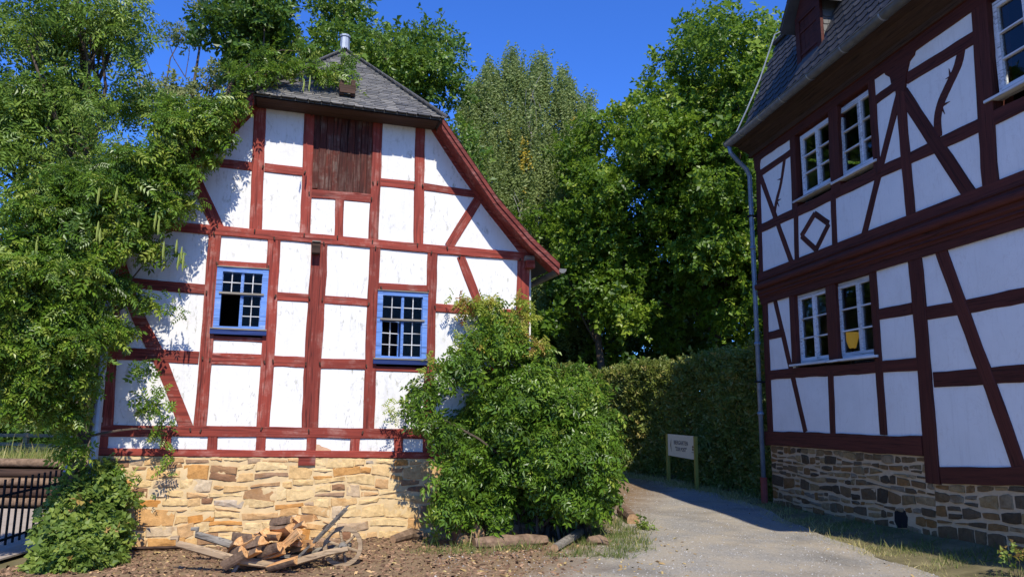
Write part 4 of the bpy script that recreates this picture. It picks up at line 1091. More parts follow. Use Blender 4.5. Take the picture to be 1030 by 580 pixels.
# eave cornice, gutter, roof
profile_run('cornice', [(-.05, 6.59), (.09, 6.59), (.12, 6.66), (.30, 6.74), (.34, 6.78), (.46, 6.80), (.46, 6.84), (-.05, 6.84)], .0, UEND, M['dark_wood'])
profile_run('cornice_moulding', [(.0, 6.5855), (.075, 6.5855), (.105, 6.64), (.0, 6.64)], .05, UEND, RR)
V, F = [], []
for u in (-.06, UEND):
    for s in range(11): t = math.pi * s / 10; V.append((u, 6.865 - math.sin(t) * .085, .52 - math.cos(t) * .085))
F = [(s, s + 1, 12 + s, 11 + s) for s in range(10)] + [tuple(range(11)), tuple(range(21, 10, -1))]
G = MB().add(V, F).tube([(-.06, 6.868, .605), (UEND, 6.868, .605)], .012, 6).build('gutter', M['gutter'], RH, RW.mat(0, 0, 0), True)
for u in (.6, 1.35, 2.15, 3.0, 3.9, 4.8, 5.7):
    V, F = [], []
    for uu in (u, u + .03):
        for s in range(11): t = math.pi * s / 10; V.append((uu, 6.866 - math.sin(t) * .091, .52 - math.cos(t) * .091))
    MB().add(V, [(s, s + 1, 12 + s, 11 + s) for s in range(10)]).build('gutter_bracket', M['zinc'], G, RW.mat(0, 0, 0))
E0, E1 = Vector((0, 6.90, .46)), Vector((0, 8.85, -.40))
sl = (E1 - E0); sll = sl.length; sl.normalize(); sn = Vector((1, 0, 0)).cross(sl).normalized()
if sn.z < 0: sn = -sn
def mans(u, r, lift=0.0): return Vector((u, 0, 0)) + E0 + sl * r + sn * lift
hip_in = .48; hip0 = .42
rf = MB().add([mans(hip0, 0, -.002), mans(UEND, 0, -.002), mans(UEND, sll, -.002), mans(hip_in, sll, -.002), (UEND, 10.6, -3.2), (1.6, 10.6, -3.2), (hip0, 6.90, -6.6), (hip_in, 8.85, -5.9), (UEND, 6.9, -6.6), (UEND, 8.85, -5.9), (hip0, 6.845, .46), (UEND, 6.845, .46)],
    [(0, 1, 2, 3), (3, 2, 4, 5), (6, 0, 3, 7), (7, 3, 5), (6, 7, 9, 8), (7, 5, 4, 9), (0, 10, 11, 1)])
RROOF = rf.build('roof', M['roof_deck'], RH, RW.mat(0, 0, 0))
MB().tube([mans(hip_in - .1, sll - .04, .05), mans(UEND, sll - .04, .05)], .05, 6).build('mansard_edge', M['roof_deck'], RROOF, RW.mat(0, 0, 0))
DU0, DU1, DZ0, DZ1, DOFF = 2.10, 2.80, 7.36, 8.34, .16
sw, shh = .25, .17
pts_s = [(-.5, .30), (-.5, .10), (-.42, .04), (-.25, .005), (.0, -.01), (.25, .005), (.42, .04), (.5, .10), (.5, .30)]
def slate_mesh():
    V = []
    for x, y in pts_s: V.append((x * sw * .985, y * .75, .022 if y < .25 else .004))
    for x, y in pts_s: V.append((x * sw * .985, y * .75, .010 if y < .25 else -.004))
    n = len(pts_s); F = [tuple(range(n))[::-1]] + [(i, i + 1, n + i + 1, n + i) for i in range(n - 1)]
    me = mesh('slate', V, F, M['slate_r']); bm = bmesh.new(); bm.from_mesh(me); bmesh.ops.recalc_face_normals(bm, faces=bm.faces)
    bm.to_mesh(me); bm.free(); return me
SM = slate_mesh(); cnt = 0
for k in range(int(sll / shh) + 1):
    r0 = k * shh
    u = hip0 + (hip_in - hip0) * r0 / sll + sw / 2 - (0.5 * sw if k % 2 else 0) + .02
    while u < 6.0:
        zc = mans(u, r0 + .1)
        if not (DU0 - .14 < u < DU1 + .14 and zc.y > DZ0 - .05) and cnt < 300 and u > hip0 + .05:
            m = Matrix.Identity(4); m.col[0] = (1, 0, 0, 0); m.col[1] = (*sl, 0); m.col[2] = (*sn, 0); m.col[3] = (*mans(u, r0), 1)
            obj('slate', SM, RROOF, RW.mat(0, 0, 0) @ m @ Matrix.Rotation(rnd.uniform(-.03, .03), 4, 'Z')); cnt += 1
        u += sw
# dormer
w0 = RW.mat(0, 0, 0)
dback = -.75
DORM = MB().box(DU0, DU1, DZ0, DZ1, dback, DOFF - .02).build('dormer', M['roof_deck'], RROOF, w0)
fwr = MB().box(DU0 - .03, DU0 + .09, DZ0, DZ1, DOFF - .02, DOFF + .03).box(DU1 - .09, DU1 + .03, DZ0, DZ1, DOFF - .02, DOFF + .03).box(DU0 + .09, DU1 - .09, DZ0, DZ0 + .09, DOFF - .02, DOFF + .028).box(DU0 + .09, DU1 - .09, DZ1 - .1, DZ1, DOFF - .02, DOFF + .028)
fwr.build('dormer_frame', RR, DORM, w0)
n = 4
for k in range(n):
    a = DU0 + .09 + (DU1 - DU0 - .18) * k / n; b = DU0 + .09 + (DU1 - DU0 - .18) * (k + 1) / n
    MB().box(a + .003, b - .003, DZ0 + .09, DZ1 - .1, DOFF - .02, DOFF + .006 + rnd.uniform(0, .004)).build('plank', RR, DORM, w0)
for z in (DZ0 + .25, DZ0 + .65): MB().box(DU0 + .1, DU1 - .1, z, z + .045, DOFF + .0105, DOFF + .022).build('ledge_board', RR, DORM, w0)
um = (DU0 + DU1) / 2; gz_ = DZ1 + .55
MB().prism([(DU0 - .03, DZ1 + .0005), (DU1 + .03, DZ1 + .0005), (um, gz_)], DOFF - .02, DOFF + .02).build('dormer_gable', RR, DORM, w0)
for s in (-1, 1):
    e0 = um + s * ((DU1 - DU0) / 2 + .22); ez = DZ1 - .12
    V = [(e0, ez, DOFF + .2), (um, gz_ + .05, DOFF + .2), (um, gz_ + .05, dback - .6), (e0, ez, dback), (e0 + s * 0, ez - .05, DOFF + .2), (um, gz_, DOFF + .2), (um, gz_, dback - .6), (e0, ez - .05, dback)]
    MB().add(V, [(0, 1, 2, 3), (7, 6, 5, 4), (0, 4, 5, 1), (0, 3, 7, 4)]).build('dormer_roof', M['roof_deck'], DORM, w0)
    # slates of the dormer roof, in courses
    A_ = Vector((e0, ez, 0)); B_ = Vector((um, gz_ + .05, 0)); up_ = B_ - A_; ln = up_.length; up_.normalize(); nn = Vector((-up_.y, up_.x, 0)) * s
    if nn.y < 0: nn = -nn
    V, F, T = slates(lambda q, r_: A_ + Vector((0, 0, q)) + up_ * r_, [(dback - .1, DOFF + .22)] * 6, ln / 6, .2, nn, None, .014, 31)
    o_ = obj('dormer_slates', big_mesh('dormer_slates', np.array([tuple(v) for v in V]), np.array(F), M['slate_l'], np.array(T) * .35), DORM, w0, kind='stuff')
    # cheek slates
    side_u = DU0 - .004 if s < 0 else DU1 + .004
    V, F, T = slates(lambda q, r_: Vector((side_u, DZ0 + r_, q)), [(dback, DOFF - .03)] * 7, (DZ1 - DZ0) / 7.6, .2, Vector((s, 0, 0)), None, .012, 41)
    obj('cheek_slates', big_mesh('cheek_slates', np.array([tuple(v) for v in V]), np.array(F), M['slate_l'], np.array(T) * .35), DORM, w0, kind='stuff')
MB().tube([mans(.30, .02, .06), mans(.42, .5, .07), mans(.46, 1.2, .07), mans(.5, sll + .05, .14), (.9, 9.2, -.9)], .014, 5).build('lightning_conductor', M['zinc'], RROOF, w0)
# downpipe with a red cast-iron foot
q = lambda u, z, o: RW.p(u, z, o)
pipe = MB().tube([q(.02, 6.80, .52), q(.02, 6.66, .50), q(.0, 6.50, .34), q(-.02, 6.36, .17), q(-.03, 6.22, .10), q(-.04, 4.4, .095), q(-.04, .48, .09)], .043, 10)
for z in (4.75, 2.9, 1.6): pipe.tube([q(-.04, z, .093), q(-.04, z + .06, .093)], .058, 10)
PIPE = pipe.build('downpipe', M['pipe_blue'], RH, None, True)
MB().tube([q(-.04, -.02, .09), q(-.04, .42, .09), q(-.04, .48, .09)], [.062, .062, .07], 10).build('downpipe_foot', M['red_iron'], PIPE)
for z in (5.4, 2.2): MB().box(-.09, .01, z, z + .03, -.04, .16).build('pipe_clamp', M['iron'], PIPE, w0)

# ------------------------------------------------------------------ sign
s0, s1 = gnd(672.7, 483.5), gnd(701, 491)
sd = (s1 - s0); sdl = sd.length; sd.normalize(); snn = Vector((sd.y, -sd.x, 0)); snn = snn if snn.y < 0 else -snn
SG = empty('direction_sign', (s0 + s1) / 2, 'small pale beer garden sign on two olive green posts before the hedge', 'sign')
def sz(px_, py_, P):  # height at a point P of the ground seen at pixel row py
    d = ray(px_, py_); return CAM_H + d.z * (P.y / d.y)
zt = (sz(672.7, 436.5, s0) + sz(701, 438, s1)) / 2; zb_ = (sz(674, 458.5, s0) + sz(699, 461, s1)) / 2
for P in (s0, s1):
    MB().box(-.035, .035, -.035, .035, -.1, zt).build('post', M['sign_post'], SG, Matrix.Translation(P) @ Matrix.Rotation(math.atan2(sd.y, sd.x), 4, 'Z'))
sm = Matrix.Identity(4); sm.col[0] = (*sd, 0); sm.col[1] = (0, 0, 1, 0); sm.col[2] = (*snn, 0); sm.col[3] = (*((s0 + s1) / 2 + Vector((0, 0, (zt + zb_) / 2))), 1)
bw, bh = sdl / 2 - .035, (zt - zb_) / 2
BD = MB().box(-bw, bw, -bh, bh, -.012, .012).build('board', M['sign_board'], SG, sm)
def text(body, size, x, y, sx=1.0):
    c = bpy.data.curves.new('lettering', 'FONT'); c.body = body; c.size = size; c.align_x = 'CENTER'; c.align_y = 'CENTER'; c.extrude = .001; c.fill_mode = 'FRONT'; c.offset = size * .012
    t = bpy.data.objects.new('tmp', c); COL.objects.link(t)
    dg = bpy.context.evaluated_depsgraph_get(); me = bpy.data.meshes.new_from_object(t.evaluated_get(dg)); bpy.data.objects.remove(t)
    me.materials.clear(); me.materials.append(M['sign_ink'])
    o = obj('lettering', me, BD, sm @ Matrix.Translation((x, y, .0145)) @ Matrix.Diagonal((sx, 1, 1, 1))); return o
text('BIERGARTEN', .13, .02 * bw, .28 * bh, bw * 1.25 / .88)
text('"ZUR POST"', .125, .02 * bw, -.3 * bh, bw * 1.0 / .78)
MB().prism([(-.80 * bw, 0.0), (-.74 * bw, -.45 * bh), (-.71 * bw, -.62 * bh), (-.735 * bw, 0), (-.71 * bw, .62 * bh), (-.74 * bw, .45 * bh)], .0125, .0145).build('arrow_mark', M['sign_brown'], BD, sm)
om = MB()
for y in (.02, -.2): om.prism([(.86 * bw, (y - .06) * bh), (.93 * bw, (y - .02) * bh), (.93 * bw, (y + .08) * bh), (.87 * bw, (y + .16) * bh), (.83 * bw, (y + .05) * bh)], .0125, .0145)
om.prism([(.80 * bw, -.38 * bh), (.94 * bw, -.38 * bh), (.92 * bw, -.44 * bh), (.82 * bw, -.44 * bh)], .0125, .0145)
om.build('ornament', M['sign_brown'], BD, sm)

# ------------------------------------------------------------------ leaves and bark
G_WIST = [(0.0, (0.045, 0.085, 0.010)), (0.35, (0.085, 0.168, 0.015)), (0.7, (0.148, 0.245, 0.022)), (1.0, (0.28, 0.33, 0.05))]
M['leaf_wist'] = leaf_mat('wisteria_leaf', G_WIST, 0.30, 0.38)
M['leaf_tip'] = leaf_mat('young_leaf', [(0.0, (0.22, 0.30, 0.035)), (0.5, (0.40, 0.41, 0.06)), (0.8, (0.36, 0.22, 0.06)), (1.0, (0.30, 0.08, 0.035))], 0.38, 0.45)
M['leaf_maple'] = leaf_mat('broad_leaf', [(0.0, (0.038, 0.085, 0.009)), (0.4, (0.095, 0.175, 0.014)), (0.75, (0.175, 0.27, 0.022)), (1.0, (0.31, 0.37, 0.045))], 0.40, 0.42)
M['leaf_oak'] = leaf_mat('oak_leaf', [(0.0, (0.034, 0.078, 0.010)), (0.5, (0.085, 0.165, 0.018)), (1.0, (0.19, 0.27, 0.04))], 0.3, 0.42)
M['leaf_birch'] = leaf_mat('birch_leaf', [(0.0, (0.10, 0.145, 0.04)), (0.45, (0.20, 0.26, 0.08)), (0.8, (0.31, 0.365, 0.13)), (0.93, (0.42, 0.38, 0.10)), (1.0, (0.60, 0.42, 0.04))], 0.38, 0.5)
M['leaf_ash'] = leaf_mat('ash_leaf', [(0.0, (0.06, 0.12, 0.018)), (0.5, (0.15, 0.245, 0.034)), (1.0, (0.30, 0.38, 0.08))], 0.32, 0.42)
M['leaf_grey'] = leaf_mat('grey_green_leaf', [(0.0, (0.09, 0.115, 0.04)), (0.5, (0.19, 0.215, 0.075)), (1.0, (0.31, 0.33, 0.13))], 0.38, 0.5)
M['leaf_hedge'] = leaf_mat('hedge_leaf', [(0.0, (0.09, 0.12, 0.022)), (0.6, (0.19, 0.225, 0.045)), (1.0, (0.36, 0.28, 0.09))], 0.3, 0.5)
M['leaf_bramble'] = leaf_mat('bramble_leaf', [(0.0, (0.06, 0.105, 0.018)), (0.5, (0.14, 0.21, 0.035)), (0.9, (0.27, 0.33, 0.06)), (1.0, (0.40, 0.24, 0.08))], 0.35, 0.48)
M['pod'] = leaf_mat('pod_green', [(0.0, (0.30, 0.36, 0.08)), (1.0, (0.46, 0.48, 0.14))], 0.25, 0.5)
M['grass'] = leaf_mat('grass_blade', [(0.0, (0.05, 0.09, 0.018)), (0.5, (0.13, 0.17, 0.035)), (0.75, (0.34, 0.30, 0.11)), (1.0, (0.52, 0.43, 0.20))], 0.3, 0.6)
M['chips'] = tint_mat('wood_chips', [(0.0, (0.07, 0.04, 0.025)), (0.5, (0.19, 0.11, 0.065)), (0.85, (0.38, 0.24, 0.14)), (1.0, (0.52, 0.34, 0.16))], 0.95)
M['pebble'] = tint_mat('pebbles', [(0.0, (0.16, 0.15, 0.14)), (0.5, (0.34, 0.325, 0.30)), (1.0, (0.58, 0.56, 0.52))], 0.9)
M['litter'] = tint_mat('leaf_litter', [(0.0, (0.10, 0.06, 0.03)), (0.5, (0.30, 0.20, 0.08)), (1.0, (0.50, 0.40, 0.16))], 0.9)

def leaf_obj(name, data, m, parent=None, **kw):
    V, F, T = data
    return obj(name, big_mesh(name, V, F, m, T), parent, **kw)
def limb(mb, a, b, r0, r1, sag=0.1, n=4, sides=6):
    a, b = Vector(a), Vector(b); L_ = (b - a).length; pts = []
    j = Vector((rnd.uniform(-1, 1), rnd.uniform(-1, 1), rnd.uniform(-.3, 1))) * L_ * .12
    for i in range(n + 1):
        t = i / n; p = a.lerp(b, t) + j * math.sin(math.pi * t) + Vector((0, 0, sag * L_ * math.sin(math.pi * t) * (.5 if b.z > a.z else -.5))); pts.append(p)
    mb.tube(pts, [r0 + (r1 - r0) * i / n for i in range(n + 1)], sides, cap=False)
def tree(name, label, base, top, crown, n_cl, n_leaf, tmpl, leaf, lm, bark='bark', r0=.25, cl_r=(.16, .28), group=None, hang=0.0, tint=.5, extra=None, shell=.5, low=-1.0, limbs=16, lean=(0, 0), clump_sd=.12):
    """a tree: tapered trunk with limbs (part trunk) and a crown of leaf sprays gathered in clumps (part crown)
    crown = (cx, cy, cz, rx, ry, rz)"""
    base = Vector(base); T_ = empty(name, base, label, 'tree', group)
    cx, cy, cz, rx, ry, rz = crown; C = np.array([cx, cy, cz]); Rr = np.array([rx, ry, rz]); clumps = []
    while len(clumps) < n_cl:
        d = sphere_pts(1)[0]
        if d[2] < low: continue
        lump = 1 + .16 * math.sin(3 * d[0] + 2 * cx) + .14 * math.sin(4 * d[2] + cy) + .1 * math.sin(6 * d[1] + 3 * d[2])
        k = (rng.random() ** .5) * .95 * lump
        p = C + d * k * Rr * .88
        s = rng.uniform(*cl_r) * (rx * ry * rz) ** (1 / 3)
        clumps.append((p, np.array([s * rng.uniform(.9, 1.4), s * rng.uniform(.9, 1.4), s * rng.uniform(.6, 1.0) if hang == 0 else s * 1.3])))
    mb = MB()
    topv = Vector((cx + lean[0], cy + lean[1], cz + rz * .55))
    pts = [base + Vector((0, 0, -.1))]; n = 7
    for i in range(1, n + 1):
        t = i / n; p = base.lerp(topv, t); p += Vector((rnd.uniform(-.12, .12), rnd.uniform(-.12, .12), 0)) * (1 if i < n else 0); pts.append(p)
    rad = [r0 * 1.25] + [r0 * (1 - .82 * i / n) for i in range(1, n + 1)]
    mb.tube(pts, rad, 9, cap=False)
    order = sorted(range(len(clumps)), key=lambda i: rnd.random())[:limbs]
    for i in order:
        p = Vector(clumps[i][0]); zt_ = max(base.z + (cz - rz - base.z) * .7 + .3, p.z - abs(p.z - base.z) * .28 - .4); f = max(.12, min(.9, (zt_ - base.z) / (topv.z - base.z)))
        k = f * n; a = pts[int(k)].lerp(pts[min(int(k) + 1, n)], k - int(k)); rr = r0 * (1 - .82 * f) * .5
        limb(mb, a, p, rr, .012, .08)
        for _ in range(2):
            q = p + Vector((rnd.uniform(-1, 1), rnd.uniform(-1, 1), rnd.uniform(-.3, 1))) * float(clumps[i][1][0]) * .9
            limb(mb, a.lerp(p, .65), q, rr * .4, .008, .05, 3, 4)
    mb.build('trunk', M[bark], T_, None, True)
    data = [clump_leaves(clumps, n_leaf, SPRAYS[tmpl], leaf, tint_mu=tint, hang=hang, shell=shell, clump_sd=clump_sd)]
    if extra: data += extra(clumps)
    leaf_obj('crown', merge(data), M[lm], T_)
    return T_

def strands(n, crown, leaf, lmin=.6, lmax=2.0, tint=.45, patches=()):
    """hanging birch twigs, strings of small leaves"""
    cx, cy, cz, rx, ry, rz = crown; P, A, Tn = [], [], []
    d = sphere_pts(n * 2); d = d[d[:, 2] > -.55][:n]
    k = (rng.random(len(d)) ** .4)[:, None]
    S0 = np.array([cx, cy, cz]) + d * k * np.array([rx, ry, rz])
    ln = rng.uniform(lmin, lmax, len(d)); tt = rng.normal(tint, .10, len(d))
    for i in range(len(d)):
        m = int(ln[i] / .16) + 1; z = -np.arange(m) * .16
        sway = rng.normal(0, .06, 2)
        p = S0[i] + np.stack([sway[0] * np.abs(z) + .05 * rng.normal(size=m), sway[1] * np.abs(z) + .05 * rng.normal(size=m), z], 1)
        P.append(p); Tn.append(np.full(m, tt[i]))
    P = np.concatenate(P); Tn = np.concatenate(Tn)
    for (c, r, v) in patches:
        near = np.linalg.norm((P - np.array(c)) / np.array(r), axis=1) < 1
        Tn[near & (rng.random(len(P)) < .8)] = v
    n = len(P); nrm = unit(.5 * rng.normal(size=(n, 3)) + np.array([.2, -.7, .5])); ax = unit(np.array([0, 0, -1.0]) + .28 * rng.normal(size=(n, 3)))
    return scatter(SPRAYS['birch'][0], SPRAYS['birch'][1], P, frames(ax, nrm), leaf * rng.uniform(.7, 1.3, n), Tn, .05)

# ------------------------------------------------------------------ trees
tree('broadleaf_tree', 'huge bright green broadleaf tree rising behind the hedge between the houses', (7.3, 25.5, 0), 16, (7.3, 25, 9.3, 4.5, 3.8, 7.4), 130, 21000, 'broad', .315, 'leaf_maple', r0=.34, cl_r=(.13, .23), limbs=26, tint=.57)
tree('broadleaf_tree', 'tall green broadleaf tree seen above the slate roof edge of the shaded house', (12.5, 29, 0), 17, (12.0, 29, 11, 5, 4, 8), 80, 6000, 'broad', .46, 'leaf_maple', r0=.35, cl_r=(.14, .24), limbs=16, tint=.62)
bc = (0.45, 28, 10.6, 2.9, 2.4, 5.9)
def birch_patch():
    out = []
    for x, y in ((577, 105), (424 + 0, 1000), (527 + 0, 140), (468 + 62, 152)):
        if y < 600: p = at(x, y, 26.3); out.append(((p.x, p.y, p.z), (.22, 1.0, .55), 1.0))
    return out
tree('birch_tree', 'slender weeping birch with olive leaves and yellow patches beside the sunlit gable', (0.5, 28.2, 0), 15, bc, 34, 700, 'birch', .42, 'leaf_birch', 'bark_pale', r0=.13, hang=.8, limbs=22, extra=lambda cl: [strands(420, (-1.0, 28, 11.2, 1.35, 1.5, 4.4), .34, .9, 3.2, .52, birch_patch()), strands(360, (.65, 28, 12.1, 1.05, 1.4, 3.7), .34, .9, 3.2, .5, birch_patch()), strands(360, (2.2, 28, 10.6, 1.05, 1.4, 4.2), .34, .9, 3.0, .47, birch_patch()), strands(420, (.5, 28, 7.2, 2.7, 2.0, 3.6), .34, 1.0, 3.0, .45)] + [strands(110, (at(x, y, 27.5).x, 27.5, at(x, y, 27.5).z - .9, .5, .5, 1.3), .33, .5, 1.5, .5) for x, y in ((493, 58), (517, 46), (543, 52), (568, 70), (590, 92), (474, 82))])
tree('oak_tree', 'dense dark green oak standing right behind the slate roof of the sunlit house', (-4.3, 23, 0), 16, (-4.3, 23, 11.2, 3.4, 3.3, 4.6), 74, 10500, 'oak', .35, 'leaf_oak', r0=.32, cl_r=(.14, .24), limbs=18, tint=.5)
tree('oak_tree', 'dark lobed-leaf tree with open sky gaps left of the slate roof', (-8.2, 21, 0), 15, (-7.6, 21, 12.2, 2.0, 2.2, 3.6), 22, 3000, 'oak', .36, 'leaf_oak', r0=.22, cl_r=(.16, .27), limbs=20, tint=.35)
tree('willow_tree', 'thin grey-green tree with bare branches and sky between, upper left', (-11.0, 24, 0), 16, (-11.0, 24, 11.0, 2.7, 2.6, 5.6), 44, 3600, 'oak', .28, 'leaf_grey', 'bark', r0=.2, cl_r=(.10, .17), limbs=30, tint=.5)
tree('ash_tree', 'large feathery ash tree filling the upper left corner', (-9.5, 17.3, 0), 14, (-10.8, 16.6, 8.6, 2.6, 2.4, 5.8), 74, 7800, 'ash', .32, 'leaf_ash', r0=.3, cl_r=(.12, .2), limbs=22, tint=.55)
tree('ash_tree', 'feathery ash tree cut by the left edge of the picture', (-14.5, 15, 0), 14, (-13.2, 15, 7.6, 2.6, 2.3, 5.6), 50, 3800, 'ash', .38, 'leaf_ash', r0=.26, limbs=14, tint=.5)
# wood behind: lower trees closing the view between and beside the houses
back = [(3.0, 25.2, 7.4, 2.2, 5.9, 'broad', .29, .5, 'leafy maple filling the gap between the birch and the huge tree'), (-0.6, 25, 3.6, 2.0, 3.4, 'broad', .4, .28, 'low leafy tree in shade just right of the sunlit house corner'),
        (9.5, 23, 4.4, 2.6, 4.2, 'broad', .42, .3, 'low dark tree between the hedge and the shaded house downpipe'), (5.2, 33, 5.5, 3.2, 5.2, 'oak', .5, .25, 'dark tree deep in the wood behind the huge broadleaf tree'),
        (-3.2, 34, 6.0, 3.4, 5.6, 'oak', .5, .3, 'dark tree deep in the wood hidden behind the birch'), (11.5, 36, 7, 4.2, 6.5, 'oak', .55, .28, 'dark tree deep in the wood at the right, behind the roof'),
        (0.6, 31, 5.0, 2.9, 4.9, 'oak', .5, .3, 'dark tree in the wood straight behind the birch stem'), (2.6, 30, 4.4, 2.6, 4.4, 'oak', .5, .28, 'dark tree in the wood low between birch and huge tree'), (7.4, 30.5, 4.6, 2.8, 4.6, 'oak', .5, .28, 'dark tree in the wood low behind the hedge right of the sign'),
        (-19.5, 35, 5.5, 4.2, 5.2, 'oak', .6, .3, 'dark tree beyond the meadow rail fence, left one'), (-25.5, 34, 5.2, 4.0, 5.0, 'oak', .6, .35, 'dark tree beyond the meadow rail fence, at the left edge'), (-13.0, 33, 5.6, 3.8, 5.4, 'oak', .55, .3, 'dark tree beyond the meadow, seen through the wisteria')]
for (x, y, cz, r, rz, tm, lf, ti, lab) in back:
    tree('background_tree', lab, (x, y, 0), 9, (x, y, cz, r, r, rz), 34 if cz < 7.2 else 60, 1600 if cz < 7.2 else 6500, tm, lf, 'leaf_maple' if tm == 'broad' else 'leaf_oak', r0=.18, cl_r=(.18, .3), limbs=8, tint=ti, group='trees of the wood behind the houses')
def shrub(name, label, base, rads, n_cl, n_leaf, tmpl, leaf, lm, tint, group=None):
    S_ = empty(name, base, label, 'shrub', group); cl = []
    for _ in range(n_cl):
        d = sphere_pts(1)[0]; d[2] = abs(d[2]); s = rng.uniform(.22, .36) * min(rads)
        cl.append((np.array([base[0], base[1], base[2] + .1]) + d * np.array(rads) * rng.uniform(.45, .9), np.array([s, s, s])))
    mb = MB()
    for c, _ in cl[:10]: limb(mb, (base[0] + rnd.uniform(-.2, .2), base[1] + rnd.uniform(-.2, .2), base[2] - .05), c, .03, .006, .05, 4, 5)
    mb.build('stems', M['bark'], S_)
    leaf_obj('foliage', clump_leaves(cl, n_leaf, SPRAYS[tmpl], leaf, tint_mu=tint), M[lm], S_)
    return S_
for (x, y, a, h, lab) in ((1.0, 22.5, 1.5, 2.7, 'shady shrub at the lane bend behind the wisteria mound'), (2.4, 24.6, 1.6, 3.0, 'shady shrub beyond the far end of the hedge'), (4.6, 24, 1.8, 3.4, 'shady shrub peeping over the hedge, left of the sign'), (7.2, 22.0, 1.7, 3.5, 'shady shrub peeping over the hedge, right of the sign'), (-1.4, 23.2, 1.5, 2.6, 'shady shrub hidden behind the sunlit house corner')):
    shrub('woodland_shrub', lab, (x, y, 0), (a, a, h), 26, 1450, 'broad', .36, 'leaf_maple', .3, 'shady shrubs along the wood edge')
for (x, y, a, h, lab) in ((-17.5, 27, 2.2, 2.4, 'dark shrub under the trees behind the rail fence'), (-21.5, 28, 2.4, 2.6, 'dark shrub behind the rail fence at the left edge'), (-13.2, 27, 2.0, 2.6, 'dark shrub behind the rail fence beside the wisteria')):
    shrub('meadow_shrub', lab, (x, y, 0), (a, a, h), 22, 1500, 'oak', .45, 'leaf_oak', .3, 'dark shrubs behind the meadow fence')

fw_c = []
for i in range(60):
    x = -48 + 90 * i / 59 + rng.normal(0, .8); h = rng.uniform(8, 13)
    fw_c.append((np.array([x, 44 + rng.normal(0, 1.5), h * .5]), np.array([1.8, 1.4, h * .55])))
leaf_obj('far_wood', clump_leaves(fw_c, 6500, SPRAYS['oak'], .85, tint_mu=.3, shell=.3), M['leaf_oak'], None, label='dark mass of far wood closing the view behind all trees', cat='wood', kind='stuff')
# ------------------------------------------------------------------ hedge
hl_ = [Vector((5.25, 14.1, 0)), Vector((4.75, 17.0, 0)), Vector((4.25, 20.0, 0)), Vector((2.9, 22.6, 0)), Vector((1.2, 24.0, 0))]
HG = empty('clipped_hedge', (4.6, 18, 0), 'tall dark clipped hedge behind the sign, along the lane', 'hedge')
P, N_ = [], []
mb = MB()
for a, b in zip(hl_[:-1], hl_[1:]):
    d = (b - a); ln = d.length; d.normalize(); nn = Vector((-d.y, d.x, 0)); 
    if nn.x > 0: nn = -nn
    m = int(ln * 1150)
    s = rng.random(m) * ln; face = rng.random(m)
    z = rng.random(m) * 2.85; dep = np.abs(rng.normal(0, .16, m))
    top = face < .22
    z = np.where(top, 2.85 - dep * .6 + .12 * np.sin(s * 3 + a.x), z); dep = np.where(top, rng.random(m) * .9, dep)
    bulge = .10 * np.sin(s * 2.1 + z * 1.7) + .07 * np.sin(s * 5.3 - z * 3)
    X = a.x + d.x * s + nn.x * (bulge - dep); Y = a.y + d.y * s + nn.y * (bulge - dep)
    P.append(np.stack([X, Y, z], 1)); n0 = np.tile([nn.x, nn.y, .35], (m, 1)); n0[top] = [0, 0, 1]; N_.append(n0)
    k = 0.0
    while k < ln:
        q = a + d * k - nn * .45; mb.tube([q + Vector((0, 0, -.1)), q + Vector((rnd.uniform(-.05, .05), 0, 1.4)), q + Vector((rnd.uniform(-.1, .1), 0, 2.5))], [.035, .025, .01], 5, cap=False)
        for _ in range(5):
            z0 = rnd.uniform(.2, 2.2); mb.tube([q + Vector((0, 0, z0)), q + nn * rnd.uniform(.2, .5) + d * rnd.uniform(-.3, .3) + Vector((0, 0, z0 + rnd.uniform(.1, .5)))], [.012, .004], 4, cap=False)
        k += .4
    core = MB().add([a - nn * .85 + Vector((0, 0, 0)), b - nn * .85, b - nn * .85 + Vector((0, 0, 2.6)), a - nn * .85 + Vector((0, 0, 2.6))], [(0, 1, 2, 3)])
P = np.concatenate(P); N_ = np.concatenate(N_); m = len(P)
nrm = unit(N_ + .6 * rng.normal(size=(m, 3))); ax = unit(rng.normal(size=(m, 3)) + N_ * .7)
mb.build('stems', M['bark'], HG)
leaf_obj('foliage', scatter(*SPRAYS['oak'], P, frames(ax, nrm), .225 * rng.uniform(.7, 1.3, m), rng.normal(.45, .2, m)), M['leaf_hedge'], HG)

# ------------------------------------------------------------------ wisteria on the left corner of the sunlit house
def lwp(px_, py_, off): u, z = LW.uz(px_, py_, off); return LW.p(u, z, off)
VL = [(233, 103, .5, .19), (205, 118, .6, .34), (222, 140, .5, .19), (208, 158, .45, .12), (170, 138, .7, .38), (130, 168, .8, .42), (172, 172, .6, .32), (95, 190, .9, .55), (150, 205, .7, .38), (180, 205, .5, .18), (60, 225, 1.0, .6), (110, 240, .9, .5), (158, 250, .55, .27), (30, 270, 1.1, .6), (75, 290, 1.0, .55), (120, 288, .7, .33), (150, 300, .45, .18), (5, 320, 1.2, .6), (45, 340, 1.1, .55), (92, 340, .8, .42), (128, 335, .45, .18), (150, 368, .4, .11), (20, 388, 1.2, .4), (62, 380, .9, .38), (84, 384, .6, .2), (152, 408, .35, .13), (160, 432, .3, .09), (66, 420, .7, .22), (40, 405, 1.0, .2), (72, 452, .6, .16),
      (256, 80, .5, .10), (270, 70, .45, .12), (290, 66, .35, .15), (312, 68, .25, .14), (330, 76, .25, .13), (342, 70, .1, .09), (308, 52, .1, .13), (262, 58, .4, .13), (240, 76, .45, .16), (385, 42, -.6, .10), (352, 58, -.2, .10), (170, 114, .6, .2), (-20, 280, 1.4, .6), (-25, 350, 1.5, .4)]
cl = []
